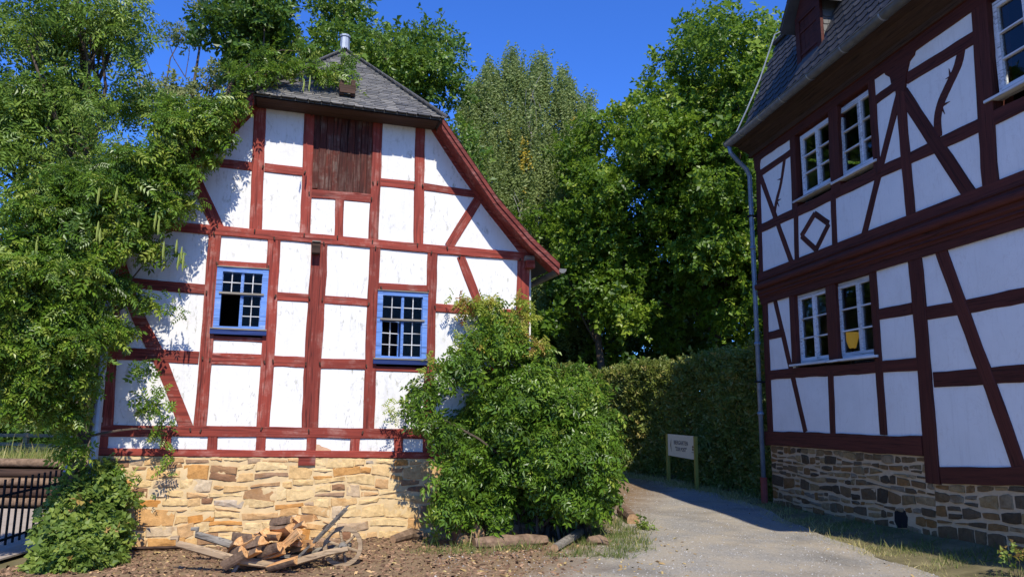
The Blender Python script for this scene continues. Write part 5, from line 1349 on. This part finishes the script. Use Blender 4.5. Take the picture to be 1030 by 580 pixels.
for (x, y, o, r) in VL:
    if x > 105 and y > 232: r *= .74; x -= 5
    p = lwp(x, y, o); cl.append((np.array(p), np.array([r * .74, r * .55, r * .74])))
cl2 = []
for c, r in cl:                                            # break every mass into smaller sprays
    for _ in range(7):
        d = sphere_pts(1)[0]; s = r[0] * rng.uniform(.24, .42); cl2.append((c + d * r * .85, np.array([s * 1.2, s, s * .7])))
WI = empty('wisteria', LW.p(-.55, 0, .25), 'huge wisteria climbing the left corner of the sunlit house, hung with pale pods', 'climber')
data = clump_leaves(cl2 + cl2 + cl2 + cl, 20000, COMPOUND, .118, up_bias=.6, out_bias=.8, shell=.4, droop=.35, tint_mu=.56, tint_sd=.22, clump_sd=.18)
# trailing shoots along the edges
sp = []
for (x0, y0, x1, y1, o) in ((175, 300, 182, 318, .4), (150, 385, 168, 400, .35), (158, 400, 176, 432, .3), (165, 440, 168, 480, .25), (95, 470, 145, 478, .3), (110, 480, 150, 500, .25), (215, 150, 205, 175, .45), (190, 190, 205, 205, .4), (165, 250, 188, 262, .4), (340, 72, 356, 85, .05), (350, 70, 365, 98, .1)):
    a, b = lwp(x0, y0, o), lwp(x1, y1, o * .8); m = 14
    for i in range(m):
        t = i / m; p = a.lerp(b, t); sp.append((p.x + rng.normal(0, .03), p.y + rng.normal(0, .03), p.z + rng.normal(0, .03)))
sp = np.array(sp); m = len(sp); nrm = unit(rng.normal(size=(m, 3)) * .5 + np.array([.2, -.6, .7])); ax = unit(rng.normal(size=(m, 3)) + np.array([.2, -.2, -.5]))
data = merge([data, scatter(*COMPOUND, sp, frames(ax, nrm), .13 * rng.uniform(.7, 1.2, m), rng.normal(.62, .15, m))])
leaf_obj('foliage', data, M['leaf_wist'], WI)
mb = MB()
root = LW.p(-.62, -.05, .2)
k1, k2 = lwp(82, 440, .3), lwp(96, 330, .45)
mb.tube([root, root.lerp(k1, .5) + Vector((.04, -.05, 0)), k1, k1.lerp(k2, .5) + Vector((-.05, 0, 0)), k2], [.05, .045, .04, .036, .03], 7, cap=False)
mb.tube([root + Vector((-.1, .03, 0)), root.lerp(k1, .5) + Vector((-.08, -.02, 0)), k1 + Vector((.06, .03, 0)), k2 + Vector((.05, .05, 0))], [.035, .03, .028, .02], 6, cap=False)
for (x, y, o, r) in [v for v in VL[:30:2] if v[0] < 165]: limb(mb, k2 if y < 340 else k1, lwp(x, y, o), .018, .005, .12, 5, 5)
mb.tube([k2, lwp(100, 250, .7), lwp(125, 180, .75), lwp(185, 122, .6), lwp(225, 98, .45)], [.028, .024, .02, .016, .012], 6, cap=False)
for (x, y, o, r) in VL[30:39]: limb(mb, lwp(225, 98, .45), lwp(x, y, o), .012, .005, .04, 4, 5)
mb.build('stems', M['bark'], WI)
pods = [(99, 225), (101, 232), (165, 245), (178, 243), (183, 250), (185, 256), (157, 215), (38, 240), (15, 262), (6, 268), (20, 285), (8, 380), (125, 185), (118, 190), (140, 215), (312, 78), (306, 82), (45, 385), (48, 372), (160, 222), (16, 268), (100, 190), (180, 258)]
for i, (x, y) in enumerate(pods):
    p = lwp(x, y, 1.3 if x < 120 else .95); h = rnd.uniform(.13, .21)
    b = MB(); 
    b.tube([p + Vector((0, 0, .03)), p, p - Vector((0, 0, h * .4)), p - Vector((rnd.uniform(-.01, .01), 0, h * .8)), p - Vector((0, 0, h))], [.003, .012, .019, .015, .003], 6, flat=.6)
    b.build('seed_pod', M['pod'], WI)

# ------------------------------------------------------------------ bramble bush at its foot
BB = empty('bramble_bush', gnd(85, 560), 'low bramble bush at the left corner of the yellow stone base', 'bush')
cl = []
for (x, y, Y, r) in ((95, 500, 8.6, .23), (104, 520, 8.5, .2), (78, 515, 8.5, .24), (92, 545, 8.2, .22), (66, 545, 8.1, .2), (52, 565, 7.8, .14), (75, 570, 7.8, .24), (105, 560, 8.1, .15), (100, 480, 8.7, .2), (80, 490, 8.7, .22), (60, 525, 8.4, .2), (115, 500, 8.6, .14), (40, 572, 7.7, .14), (118, 535, 8.4, .12)):
    p = at(x, y, Y); cl.append((np.array(p), np.array([r, r, r * .9])))
    for _ in range(4): d = sphere_pts(1)[0]; cl.append((np.array(p) + d * r * .8, np.array([r * .4, r * .4, r * .35])))
data = clump_leaves(cl, 2600, SPRAYS['round'], .12, up_bias=.6, out_bias=.8, shell=.4, tint_mu=.5, tint_sd=.2)
leaf_obj('foliage', data, M['leaf_bramble'], BB)
mb = MB()
for c, r in cl[::5]: limb(mb, gnd(95, 555), c, .010, .004, .2, 4, 5)
mb.build('stems', M['bark'], BB)

# ------------------------------------------------------------------ wisteria mound on the right corner
MO = empty('wisteria_mound', (.55, 10.0, 0), 'big rounded wisteria mound covering the right corner of the sunlit house', 'bush')
cl = []
cen = np.array([.34, 10.2, 1.11]); rad = np.array([1.05, .93, 1.09])
for _ in range(230):
    d = sphere_pts(1)[0]
    if d[2] < -.62: continue
    k = rng.uniform(.86, 1.02) * (1 + .08 * math.sin(4 * d[0] + 3 * d[2]) + .06 * math.sin(9 * d[0] - 5 * d[2])); s = rng.uniform(.13, .2)
    cl.append((cen + d * rad * k, np.array([s * 1.15, s, s * .85])))
for (x, y, Y, r) in ((425, 398, 9.3, .16), (415, 410, 9.2, .1), (442, 385, 9.4, .16), (456, 364, 9.6, .15), (474, 350, 9.7, .18), (488, 338, 9.85, .14), (470, 372, 9.6, .2), (500, 350, 9.8, .2), (430, 425, 9.3, .16), (450, 440, 9.2, .2), (455, 480, 9.2, .2), (450, 510, 9.2, .2), (505, 332, 9.95, .13), (520, 348, 9.95, .17), (545, 358, 10, .16), (580, 376, 10.2, .15), (603, 392, 10.3, .15), (612, 420, 10.4, .16), (612, 455, 10.5, .16), (600, 490, 10.6, .14), (595, 505, 10.7, .1), (470, 515, 9.4, .13), (500, 518, 9.5, .14), (490, 322, 9.9, .12), (512, 322, 10.05, .12), (500, 312, 10.0, .1)):
    p = at(x, y, Y); cl.append((np.array(p), np.array([r, r, r])))
data = clump_leaves(cl, 21500, COMPOUND_S, .123, up_bias=.5, out_bias=1.0, shell=.3, droop=.3, tint_mu=.42, tint_sd=.2, clump_sd=.13)
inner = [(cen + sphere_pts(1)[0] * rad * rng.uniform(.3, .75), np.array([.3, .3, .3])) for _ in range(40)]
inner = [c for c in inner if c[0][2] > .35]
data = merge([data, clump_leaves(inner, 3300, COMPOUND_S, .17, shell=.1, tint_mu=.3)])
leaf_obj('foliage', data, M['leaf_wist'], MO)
tips = []
for (x, y, Y, r) in ((470, 308, 9.95, .11), (482, 306, 9.95, .12), (495, 305, 10.05, .11), (497, 318, 9.95, .12), (510, 330, 10.0, .12), (528, 305, 10.25, .1), (527, 320, 10.2, .11), (520, 338, 10.1, .12), (505, 345, 9.85, .1), (540, 350, 9.9, .1), (480, 350, 9.7, .1)):
    p = at(x, y, Y); tips.append((np.array(p), np.array([r, r, r * .8])))
data = clump_leaves(tips, 650, COMPOUND, .12, up_bias=.6, shell=.2, tint_mu=.38, tint_sd=.2, clump_sd=.18)
sp = []
for pts in ([(455, 365), (466, 330), (474, 300)], [(440, 375), (430, 372), (412, 392)], [(432, 425), (410, 412), (392, 425)], [(472, 308), (462, 300), (452, 301)], [(470, 345), (476, 325), (482, 318)], [(440, 372), (436, 362), (434, 356)], [(415, 405), (402, 410), (388, 408)], [(488, 335), (470, 335), (462, 350)]):
    for i in range(16):
        t = i / 15 * (len(pts) - 1); k = min(int(t), len(pts) - 2); a = Vector((*pts[k], 0)).lerp(Vector((*pts[k + 1], 0)), t - k); p = lwp(a.x, a.y, .28); sp.append(tuple(p + Vector((rng.normal(0, .02), rng.normal(0, .02), rng.normal(0, .02)))))
sp = np.array(sp); m = len(sp); nrm = unit(rng.normal(size=(m, 3)) * .5 + np.array([.2, -.6, .6])); ax = unit(rng.normal(size=(m, 3)) + np.array([-.4, -.2, .1]))
data = merge([data, scatter(*COMPOUND, sp, frames(ax, nrm), .11 * rng.uniform(.7, 1.2, m), rng.normal(.15, .1, m))])
leaf_obj('young_shoots', data, M['leaf_tip'], MO)
mb = MB()
for c, r in cl[::6]: limb(mb, (.5 + rnd.uniform(-.5, .6), 10.1 + rnd.uniform(-.2, .2), -.05), c, .025, .006, .15, 5, 5)
mb.build('stems', M['bark'], MO)

# ------------------------------------------------------------------ left background: rail fence, timber retaining wall, iron fence
RF = empty('rail_fence', (-14, 21, .3), 'grey wooden post-and-rail fence across the meadow at far left', 'fence')
fp = [(-21.0 + 2.55 * i, 20.4 + .1 * i) for i in range(5)]
for (x, y) in fp: MB().box(-.06, .06, -.05, .05, -.1, .62).build('post', M['pale_wood'], RF, Matrix.Translation((x, y, .30)))
for (a, b) in zip(fp[:-1], fp[1:]):
    for z in (.30, .54):
        ln = math.hypot(b[0] - a[0], b[1] - a[1]); MB().box(-ln / 2, ln / 2, -.03, .025, -.045, .045).build('rail', M['pale_wood'], RF, Matrix.Translation(((a[0] + b[0]) / 2, (a[1] + b[1]) / 2 - .085, .30 + z + rnd.uniform(-.02, .02))) @ Matrix.Rotation(math.atan2(b[1] - a[1], b[0] - a[0]), 4, 'Z'))
TW = empty('timber_retaining_wall', (-10, 12.7, 0), 'low retaining wall of stacked dark logs behind the iron fence', 'retaining wall')
for k in range(5):
    x0, x1 = -15.0, -6.9 + .05 * k; z = .07 + .155 * k
    mb = MB().tube([(x0 + (x1 - x0) * i / 6, 12.60 + .03 * k + rnd.uniform(-.015, .015) - .06 * (x1 - x0) * i / 6 * .0, z + rnd.uniform(-.01, .01)) for i in range(7)], .07, 9, cap_mi=1, wob=.06)
    mb.build('log', [M['log'] if k % 2 == 0 else M['dark_wood'], M['log_end']], TW, None, True)
for x in (-9.6, -11.6): MB().tube([(x, 12.42, -.2), (x, 12.42, .82)], .07, 8, cap_mi=1).build('stake', [M['dark_wood'], M['log_end']], TW)
IF = empty('iron_fence', (-5.95, 9.4, 0), 'black iron bar fence on the paving at the left edge', 'fence')
fa, fb = Vector((-5.62, 7.7, 0)), Vector((-6.22, 11.2, 0)); fd = fb - fa; fl = fd.length; n = int(fl / .165)
for i in range(n + 1):
    p = fa + fd * (i / n); MB().box(-.010, .010, -.010, .010, .05, .80).build('bar', M['iron'], IF, Matrix.Translation(p))
for z in (.12, .62): MB().tube([fa + Vector((0, 0, z)), fb + Vector((0, 0, z))], .016, 6).build('rail', M['iron'], IF)
for t in (0, 1): MB().box(-.022, .022, -.022, .022, -.05, .9).build('post', M['iron'], IF, Matrix.Translation(fa + fd * t))
p0, p1 = at(64, 478, 11.5), at(73, 450, 11.6)
MB().tube([p0, p1], .045, 4, flat=.3).build('blue_board', M['blue_board'], label='narrow blue board leaning behind the wisteria stems', cat='board')

# ------------------------------------------------------------------ wheelbarrow
Wc = gnd(344, 569.5); Hn = at(170, 541, 7.70)
ax_ = Vector((Hn.x - Wc.x, Hn.y + .28 - Wc.y, 0)); AL = ax_.length; ax_.normalize(); by = Vector((-ax_.y, ax_.x, 0)); by = by if by.y < 0 else -by
bmx = Matrix.Identity(4); bmx.col[0] = (*ax_, 0); bmx.col[1] = (*by, 0); bmx.col[2] = (0, 0, 1, 0); bmx.col[3] = (Wc.x, Wc.y, 0, 1)
BW = empty('wheelbarrow', (Wc.x, Wc.y, 0), 'old wooden wheelbarrow loaded with split firewood before the yellow stone base', 'wheelbarrow')
def wb(name, mb, m, parent=BW, smooth=False): return mb.build(name, m, parent, bmx, smooth)
for s, m in ((1, 'pale_wood'), (-1, 'grey_wood')):
    b = MB(); pts = [(-.07, s * .12, .20), (.12, s * .13, .17), (.45, s * .18, .085), (.72, s * .21, .07), (1.0, s * .24, .115), (1.3, s * .265, .205), (1.6, s * .28, .285), (AL * .96, s * .29, .345), (AL, s * .29, .34)]; rr = [.028, .034, .038, .04, .044, .042, .036, .027, .02]
    wb('shaft', b.tube(pts, rr, 6, wob=.10), M[m], smooth=False)
    wb('leg', MB().tube([(.98, s * .21, .13), (1.05, s * .235, -.01)], [.026, .02], 6), M['grey_wood'])
for i in range(6):
    x = .40 + i * .11; w = .17 + .07 * (x - .4)
    wb('tray_board', MB().box(x, x + .10, -w, w, .125, .145 + .002 * (i % 2)), M['grey_wood'] if i % 2 else M['dark_wood'])
# leaning head board of slats
def slat(a, b, r, m, name='head_slat'): wb(name, MB().tube([a, Vector(a).lerp(Vector(b), .5) + Vector((rnd.uniform(-.01, .01), 0, rnd.uniform(-.01, .01))), b], r, 5, flat=.5), M[m])
for k, y in enumerate((-.19, -.07, .06, .19)): slat((.47 + .02 * (k % 2), y * .8, .06), (-.0 - .03 * (k % 2), y, .56 + .05 * (k % 2)), .03 if k in (0, 3) else .022, 'grey_wood')
for t in (.3, .62, .9): slat((.47 - .47 * t, -.2, .10 + .46 * t + .02), (.47 - .47 * t, .2, .10 + .46 * t + .03), .016, 'dark_wood', 'cross_slat')
# spoked wheel
WH = None
R0 = .205; b = MB(); V, F = [], []
nseg = 28
for i in range(nseg):
    t = 2 * math.pi * i / nseg
    for (r, y) in ((R0, -.025), (R0, .025), (R0 - .042, .025), (R0 - .042, -.025)): V.append((math.cos(t) * r, y, R0 + math.sin(t) * r))
for i in range(nseg):
    for s in range(4): j = (i + 1) % nseg; F.append((i * 4 + s, i * 4 + (s + 1) % 4, j * 4 + (s + 1) % 4, j * 4 + s))
WH = wb('wheel', b.add(V, F), M['pale_wood'], smooth=False)
wb('hub', MB().tube([(0, -.07, R0), (0, -.03, R0), (0, .03, R0), (0, .07, R0)], [.035, .048, .048, .035], 12), M['grey_wood'], WH)
for i in range(6):
    t = math.pi * i / 3 + .3; wb('spoke', MB().tube([(math.cos(t) * .04, 0, R0 + math.sin(t) * .04), (math.cos(t) * (R0 - .03), 0, R0 + math.sin(t) * (R0 - .03))], .015, 6), M['pale_wood'], WH)
wb('axle', MB().tube([(0, -.13, R0), (0, .13, R0)], .014, 8), M['iron'])
# split logs in the barrow
def split_log(loc, L_, r, d, roll, m=None, bark=True):
    """a wedge of split wood along local x; two raw faces and a bark back"""
    a = rnd.uniform(.75, 1.35); V, F = [], []; nA = 5
    for i in range(4):
        x = -L_ / 2 + L_ * i / 3; k = rnd.uniform(.88, 1.1)
        V.append((x + rnd.uniform(-.01, .01), rnd.uniform(-.006, .006), rnd.uniform(-.006, .006)))
        for s in range(nA): t = -a / 2 + a * s / (nA - 1); V.append((x + rnd.uniform(-.008, .008), math.cos(t) * r * k, math.sin(t) * r * k))
    w = nA + 1; MI = []
    for i in range(3):
        for s in range(w):
            q = (s + 1) % w; F.append((i * w + s, i * w + q, (i + 1) * w + q, (i + 1) * w + s)); MI.append(1 if 0 < s < nA else 0)
    F += [tuple(range(w))[::-1], tuple(3 * w + s for s in range(w))]; MI += [0, 0]
    me = mesh('firewood_log', V, F, [M['split_wood'], M['log']], False, MI)
    bm = bmesh.new(); bm.from_mesh(me); bmesh.ops.recalc_face_normals(bm, faces=bm.faces); bm.to_mesh(me); bm.free()
    d = Vector(d).normalized(); q = d.to_track_quat('X', 'Z').to_matrix().to_4x4()
    return obj('firewood_log', me, None, bmx @ Matrix.Translation(loc) @ q @ Matrix.Rotation(roll, 4, 'X'), 'split orange-brown firewood log heaped in the wooden wheelbarrow', 'firewood', 'firewood logs in the wheelbarrow')
heap = []
for row, (x0, x1, n, z) in enumerate(((.46, 1.08, 8, .165), (.44, 1.06, 8, .235), (.42, 1.0, 7, .305), (.40, .86, 5, .375), (.38, .66, 3, .44))):
    for i in range(n): heap.append((x0 + (x1 - x0) * (i + .5) / n, z, row))
for x in (.54, .70, .86, 1.0):
    split_log((x, rnd.uniform(.24, .30), rnd.uniform(.12, .17)), rnd.uniform(.28, .34), rnd.uniform(.08, .115), (rnd.uniform(-.9, -.5), rnd.uniform(.3, .6), rnd.uniform(.1, .5)), rnd.uniform(0, 6.28))
    split_log((x - .04, rnd.uniform(.20, .26), rnd.uniform(.22, .28)), rnd.uniform(.28, .36), rnd.uniform(.08, .115), (rnd.uniform(-.9, -.5), rnd.uniform(.3, .6), rnd.uniform(.2, .6)), rnd.uniform(0, 6.28))
for (x, z, row) in heap:
    split_log((x + rnd.uniform(-.03, .03), rnd.uniform(-.12, .14), z + rnd.uniform(-.012, .012)), rnd.uniform(.28, .38), rnd.uniform(.075, .12), (rnd.uniform(-.9, -.4), rnd.uniform(.45, .95), rnd.uniform(.0, .5)), rnd.uniform(0, 6.28))

# ------------------------------------------------------------------ logs lying round the mound
def log(pts, r, label, m='log', name='log', sides=10, grp=None, wob=.09):
    b = MB().tube(pts, r, sides, cap_mi=1, wob=wob)
    return b.build(name, [M[m], M['log_end']], None, None, False, label=label, cat='log', group=grp)
def gp(px_, py_, z): return gnd(px_, py_) + Vector((0, 0, z))
log([gp(478, 543, .09).lerp(gp(566, 536, .09), k / 8) for k in range(9)], [.085, .092, .09, .088, .094, .09, .085, .082, .075], 'long grey-brown log lying under the front of the wisteria mound')
o1 = gp(477, 551.5, .055); o2 = gp(550, 546.5, .05)
log([o1.lerp(o2, k / 7) for k in range(8)], [.07, .085, .082, .086, .078, .08, .07, .05], 'pale split half log in front of the long grey log', 'log', wob=.16)
log([gp(558, 555, .045), gp(575, 545, .06), gp(590, 535, .08), gp(597, 530, .09)], [.045, .06, .068, .07], 'crooked grey branch log pointing at the lane, right of the split log', 'grey_wood')
log([gp(592, 548, .05), gp(603, 547, .055), gp(614, 548, .035)], [.045, .065, .035], 'rotten reddish chunk of wood beside the crooked branch log', 'log', wob=.22)
log([gp(637, 527, .06), gp(626, 519, .09)], [.095, .10], 'short round reddish log at the lane edge right of the mound')
log([gp(479, 546, .105), gp(484, 538, .11)], [.105, .105], 'short round log with its cut end facing the yard, left of the long log')
log([gp(464, 547, .06), gp(458, 538, .10), gp(452, 533, .13)], [.08, .095, .07], 'jagged dark root stump at the foot of the stone base', wob=.25)
log([gp(466, 549, .05), gp(471, 546, .06)], [.06, .07], 'small block of wood between root stump and round log', wob=.2)
log([gp(444, 541, .04), gp(450, 533, .16)], [.07, .03], 'dark upright root end at the left of the jagged stump', wob=.25)
log([gp(428, 541, .0), gp(432, 534, .16)], [.014, .007], 'thin stick leaning against the yellow stone base', 'pale_wood', 'stick', 5)
log([gp(395, 546, .04), gp(413, 542, .06), gp(424, 541, .05)], [.05, .075, .05], 'weathered lump of wood half buried by the stone base', wob=.2)
log([gp(118, 553.5, .02), gp(190, 552.5, .03)], [.02, .022], 'thin board lying along the foot of the stone base', 'dark_wood', 'board', 4)

# ------------------------------------------------------------------ loose ground cover
def inside(poly, X, Y):
    c = np.zeros(len(X), bool); n = len(poly)
    for i in range(n):
        (x0, y0), (x1, y1) = poly[i], poly[(i + 1) % n]
        k = ((y0 > Y) != (y1 > Y)) & (X < (x1 - x0) * (Y - y0) / (y1 - y0 + 1e-12) + x0); c ^= k
    return c
def hzv(X, Y): return 0.012 * np.sin(X * 1.7 + 0.4 * Y) + 0.010 * np.sin(Y * 2.3 - 0.8 * X) + 0.006 * np.sin(5.1 * X + 1.3) * np.sin(4.3 * Y)
CHIP = (np.array([[-.5, -.18, 0], [.5, -.22, .05], [.45, .2, 0], [-.45, .2, .06], [0, 0, .2]]), np.array([[0, 1, 4], [1, 2, 4], [2, 3, 4], [3, 0, 4]]))
PEB = (np.array([[.5, 0, 0], [0, .45, .05], [-.5, .05, 0], [0, -.5, 0], [.05, .05, .38]]), np.array([[0, 1, 4], [1, 2, 4], [2, 3, 4], [3, 0, 4]]))
def strew(name, n, xr, yr, size, tmpl, m, label, cat, keep=None, tint=(.5, .25), tilt=.4, z=.0):
    X = rng.uniform(*xr, n); Y = rng.uniform(*yr, n)
    if keep is not None: k = keep(X, Y); X, Y = X[k], Y[k]
    n = len(X); P_ = np.stack([X, Y, hzv(X, Y) + z], 1)
    up = unit(np.array([0, 0, 1.0]) + tilt * rng.normal(size=(n, 3))); a = rng.uniform(0, 6.28, n); d = np.stack([np.cos(a), np.sin(a), np.zeros(n)], 1)
    S = size * np.exp(rng.normal(0, .45, n)).clip(.3, 2.6)
    V, F, T = scatter(tmpl[0], tmpl[1], P_, frames(d, up), S, rng.normal(*tint, n), .03)
    return obj(name, big_mesh(name, V, F, m, T), label=label, cat=cat, kind='stuff')
wall_line = lambda X: LW.o.y + (X - LW.o.x) * math.tan(yl)
def bed(X, Y): return (Y < wall_line(X) - .03) & (X - .32 * Y < -2.6 + .9 * rng.random(len(X)) ** 2) & (X > -5.1)
strew('wood_chip_mulch', 14000, (-5.1, .9), (6.3, 10.4), .036, CHIP, M['chips'], 'brown wood chip mulch in front of the stone base', 'mulch', bed, (.45, .24))
strew('dead_leaves', 1500, (-5.1, 2.2), (6.3, 11.5), .035, CHIP, M['litter'], 'dry fallen leaves scattered over the soil', 'leaves', lambda X, Y: (Y < wall_line(X) - .05) | (X > .3), (.5, .25))
strew('lane_leaves', 700, (-.5, 4.5), (6.3, 17), .028, CHIP, M['litter'], 'dry leaves blown along the edges of the lane', 'leaves', lambda X, Y: inside(path_poly, X, Y) & (np.abs(X - 2.6) > .5 + .9 * rng.random(len(X))), (.5, .25))
strew('path_gravel', 26000, (-.8, 4.5), (6.4, 18), .011, PEB, M['pebble'], 'fine grey gravel on the lane', 'gravel', lambda X, Y: inside(path_poly, X, Y) & (rng.random(len(X)) < np.clip(1.25 - Y / 16, .12, 1)), (.38, .2), .2)
BLADE = (np.array([[-.03, 0, 0], [.03, 0, 0], [.022, .10, .5], [-.022, .10, .5], [0, .3, 1.0]]), np.array([[0, 1, 2], [0, 2, 3], [3, 2, 4]]))
def grass(name, n, pts_fn, h, label, tint, lean=.35):
    P_ = pts_fn(n); n = len(P_); a = rng.uniform(0, 6.28, n)
    up = unit(np.array([0, 0, 1.0]) + lean * rng.normal(size=(n, 3))); d = np.stack([np.cos(a), np.sin(a), np.zeros(n)], 1)
    x = unit(np.cross(d, up)); R = np.stack([x, np.cross(up, x), up], 2)
    S = h * np.exp(rng.normal(0, .35, n))
    V, F, T = scatter(BLADE[0], BLADE[1], P_, R, S, tint(P_), .05)
    return obj(name, big_mesh(name, V, F, M['grass'], T), label=label, cat='grass', kind='stuff')
def verge(n):
    t = rng.random(n); u = 13.0 - rng.random(n) ** .8 * 13.6
    Pw = np.array([RW.p(a, 0, 0) for a in u]); off = rng.random(n) ** .9
    # the verge lies between the wall foot and the lane's edge
    xe = np.interp(Pw[:, 1], [p[1] for p in path_poly[2:9]], [p[0] for p in path_poly[2:9]])
    X = Pw[:, 0] - .02 + (xe - .18 - Pw[:, 0]) * off + rng.normal(0, .04, n)
    clump = np.sin(X * 5 + Pw[:, 1] * 3.1) + np.sin(Pw[:, 1] * 7.3 - X * 2) + rng.normal(0, .8, n)
    k = clump > -.2
    s_ = np.clip((X - Pw[:, 0]) / (xe - .06 - Pw[:, 0]), 0, 1)
    zl = np.array([zlo_r(a) for a in u]) + .05
    return np.stack([X, Pw[:, 1], zl * (1 - s_) ** 1.3 - .025 * s_ - .01], 1)[k]
def tint_verge(P_):
    xe = np.interp(P_[:, 1], [p[1] for p in path_poly[2:9]], [p[0] for p in path_poly[2:9]])
    return np.clip(.85 - .8 * (P_[:, 0] - xe) + rng.normal(0, .2, len(P_)), .1, 1)
grass('verge_grass', 26000, verge, .06, 'dry grass verge along the foot of the shaded house', tint_verge, .55)
def hedge_foot(n):
    t = rng.random(n); y = 14.5 + 6.5 * t; xe = np.interp(y, [p[1] for p in path_poly[5:10]], [p[0] for p in path_poly[5:10]])
    X = xe + rng.normal(.12, .22, n); return np.stack([X, y, np.full(n, -.02)], 1)
grass('hedge_foot_grass', 9000, hedge_foot, .08, 'straw-coloured grass between the lane and the hedge', lambda P_: rng.normal(.75, .2, len(P_)), .6)
def mound_edge(n):
    m = n // 40; cx = rng.uniform(.1, 1.0, m); px_ = np.where(rng.random(m) < .75, rng.uniform(560, 650, m), rng.uniform(420, 560, m)); py_ = np.where(px_ > 560, rng.uniform(524, 560, m), rng.uniform(548, 560, m))
    C = np.array([tuple(gnd(a, b)) for a, b in zip(px_, py_)]); P_ = np.repeat(C, 40, 0) + rng.normal(0, .07, (m * 40, 3)); P_[:, 2] = hzv(P_[:, 0], P_[:, 1]); return P_
grass('edge_grass', 5200, mound_edge, .075, 'tufts of grass and weeds between the logs and the lane', lambda P_: rng.normal(.4, .22, len(P_)), .45)
def meadow_pts(n):
    y = 12.8 + 10 * rng.random(n) ** 1.4; x = rng.uniform(-22, -7.2, n); return np.stack([x, y, .70 - .4 * np.clip((y - 12.75) / 9.25, 0, 1)], 1)
grass('meadow_grass', 13000, meadow_pts, .17, 'tall yellow-green grass of the meadow behind the log wall', lambda P_: rng.normal(.6, .16, len(P_)), .3)
def weed(label, c, n, size, tint, lift=0.0):
    W_ = empty('weed', c, label, 'weed', None); P_ = np.array(c) + rng.normal(0, .06, (n, 3)) * np.array([1, 1, .3]); P_[:, 2] = c.z + lift + rng.random(n) * .12
    nrm = unit(np.array([0, -.2, 1.0]) + .5 * rng.normal(size=(n, 3))); ax = unit(rng.normal(size=(n, 3)) + np.array([0, 0, .3]))
    leaf_obj('leaves', scatter(*SPRAYS['round'], P_, frames(ax, nrm), size * rng.uniform(.7, 1.3, n), rng.normal(tint, .15, n)), M['leaf_bramble'], W_)
    mb = MB()
    for i in range(4): limb(mb, c - Vector((0, 0, .03)), P_[i], .004, .002, .1, 3, 4)
    mb.build('stems', M['bark'], W_)
weed('small green weed on the soil left of the root stump', gnd(440, 548), 16, .08, .7)
weed('green weed sprouting beside the round cut log', gnd(497, 548), 12, .08, .55)
weed('leafy green weed at the lane edge right of the short red log', gnd(648, 532), 22, .10, .55)
weed('pale green leafy sprig at the lower right picture edge', Vector((at(1022, 556, 7.6).x, 7.6, 0.02)), 14, .10, .9, max(0.0, at(1022, 556, 7.6).z - .08))
weed('small fern-like weed at the left part of the stone base', gnd(118, 533), 12, .09, .5)
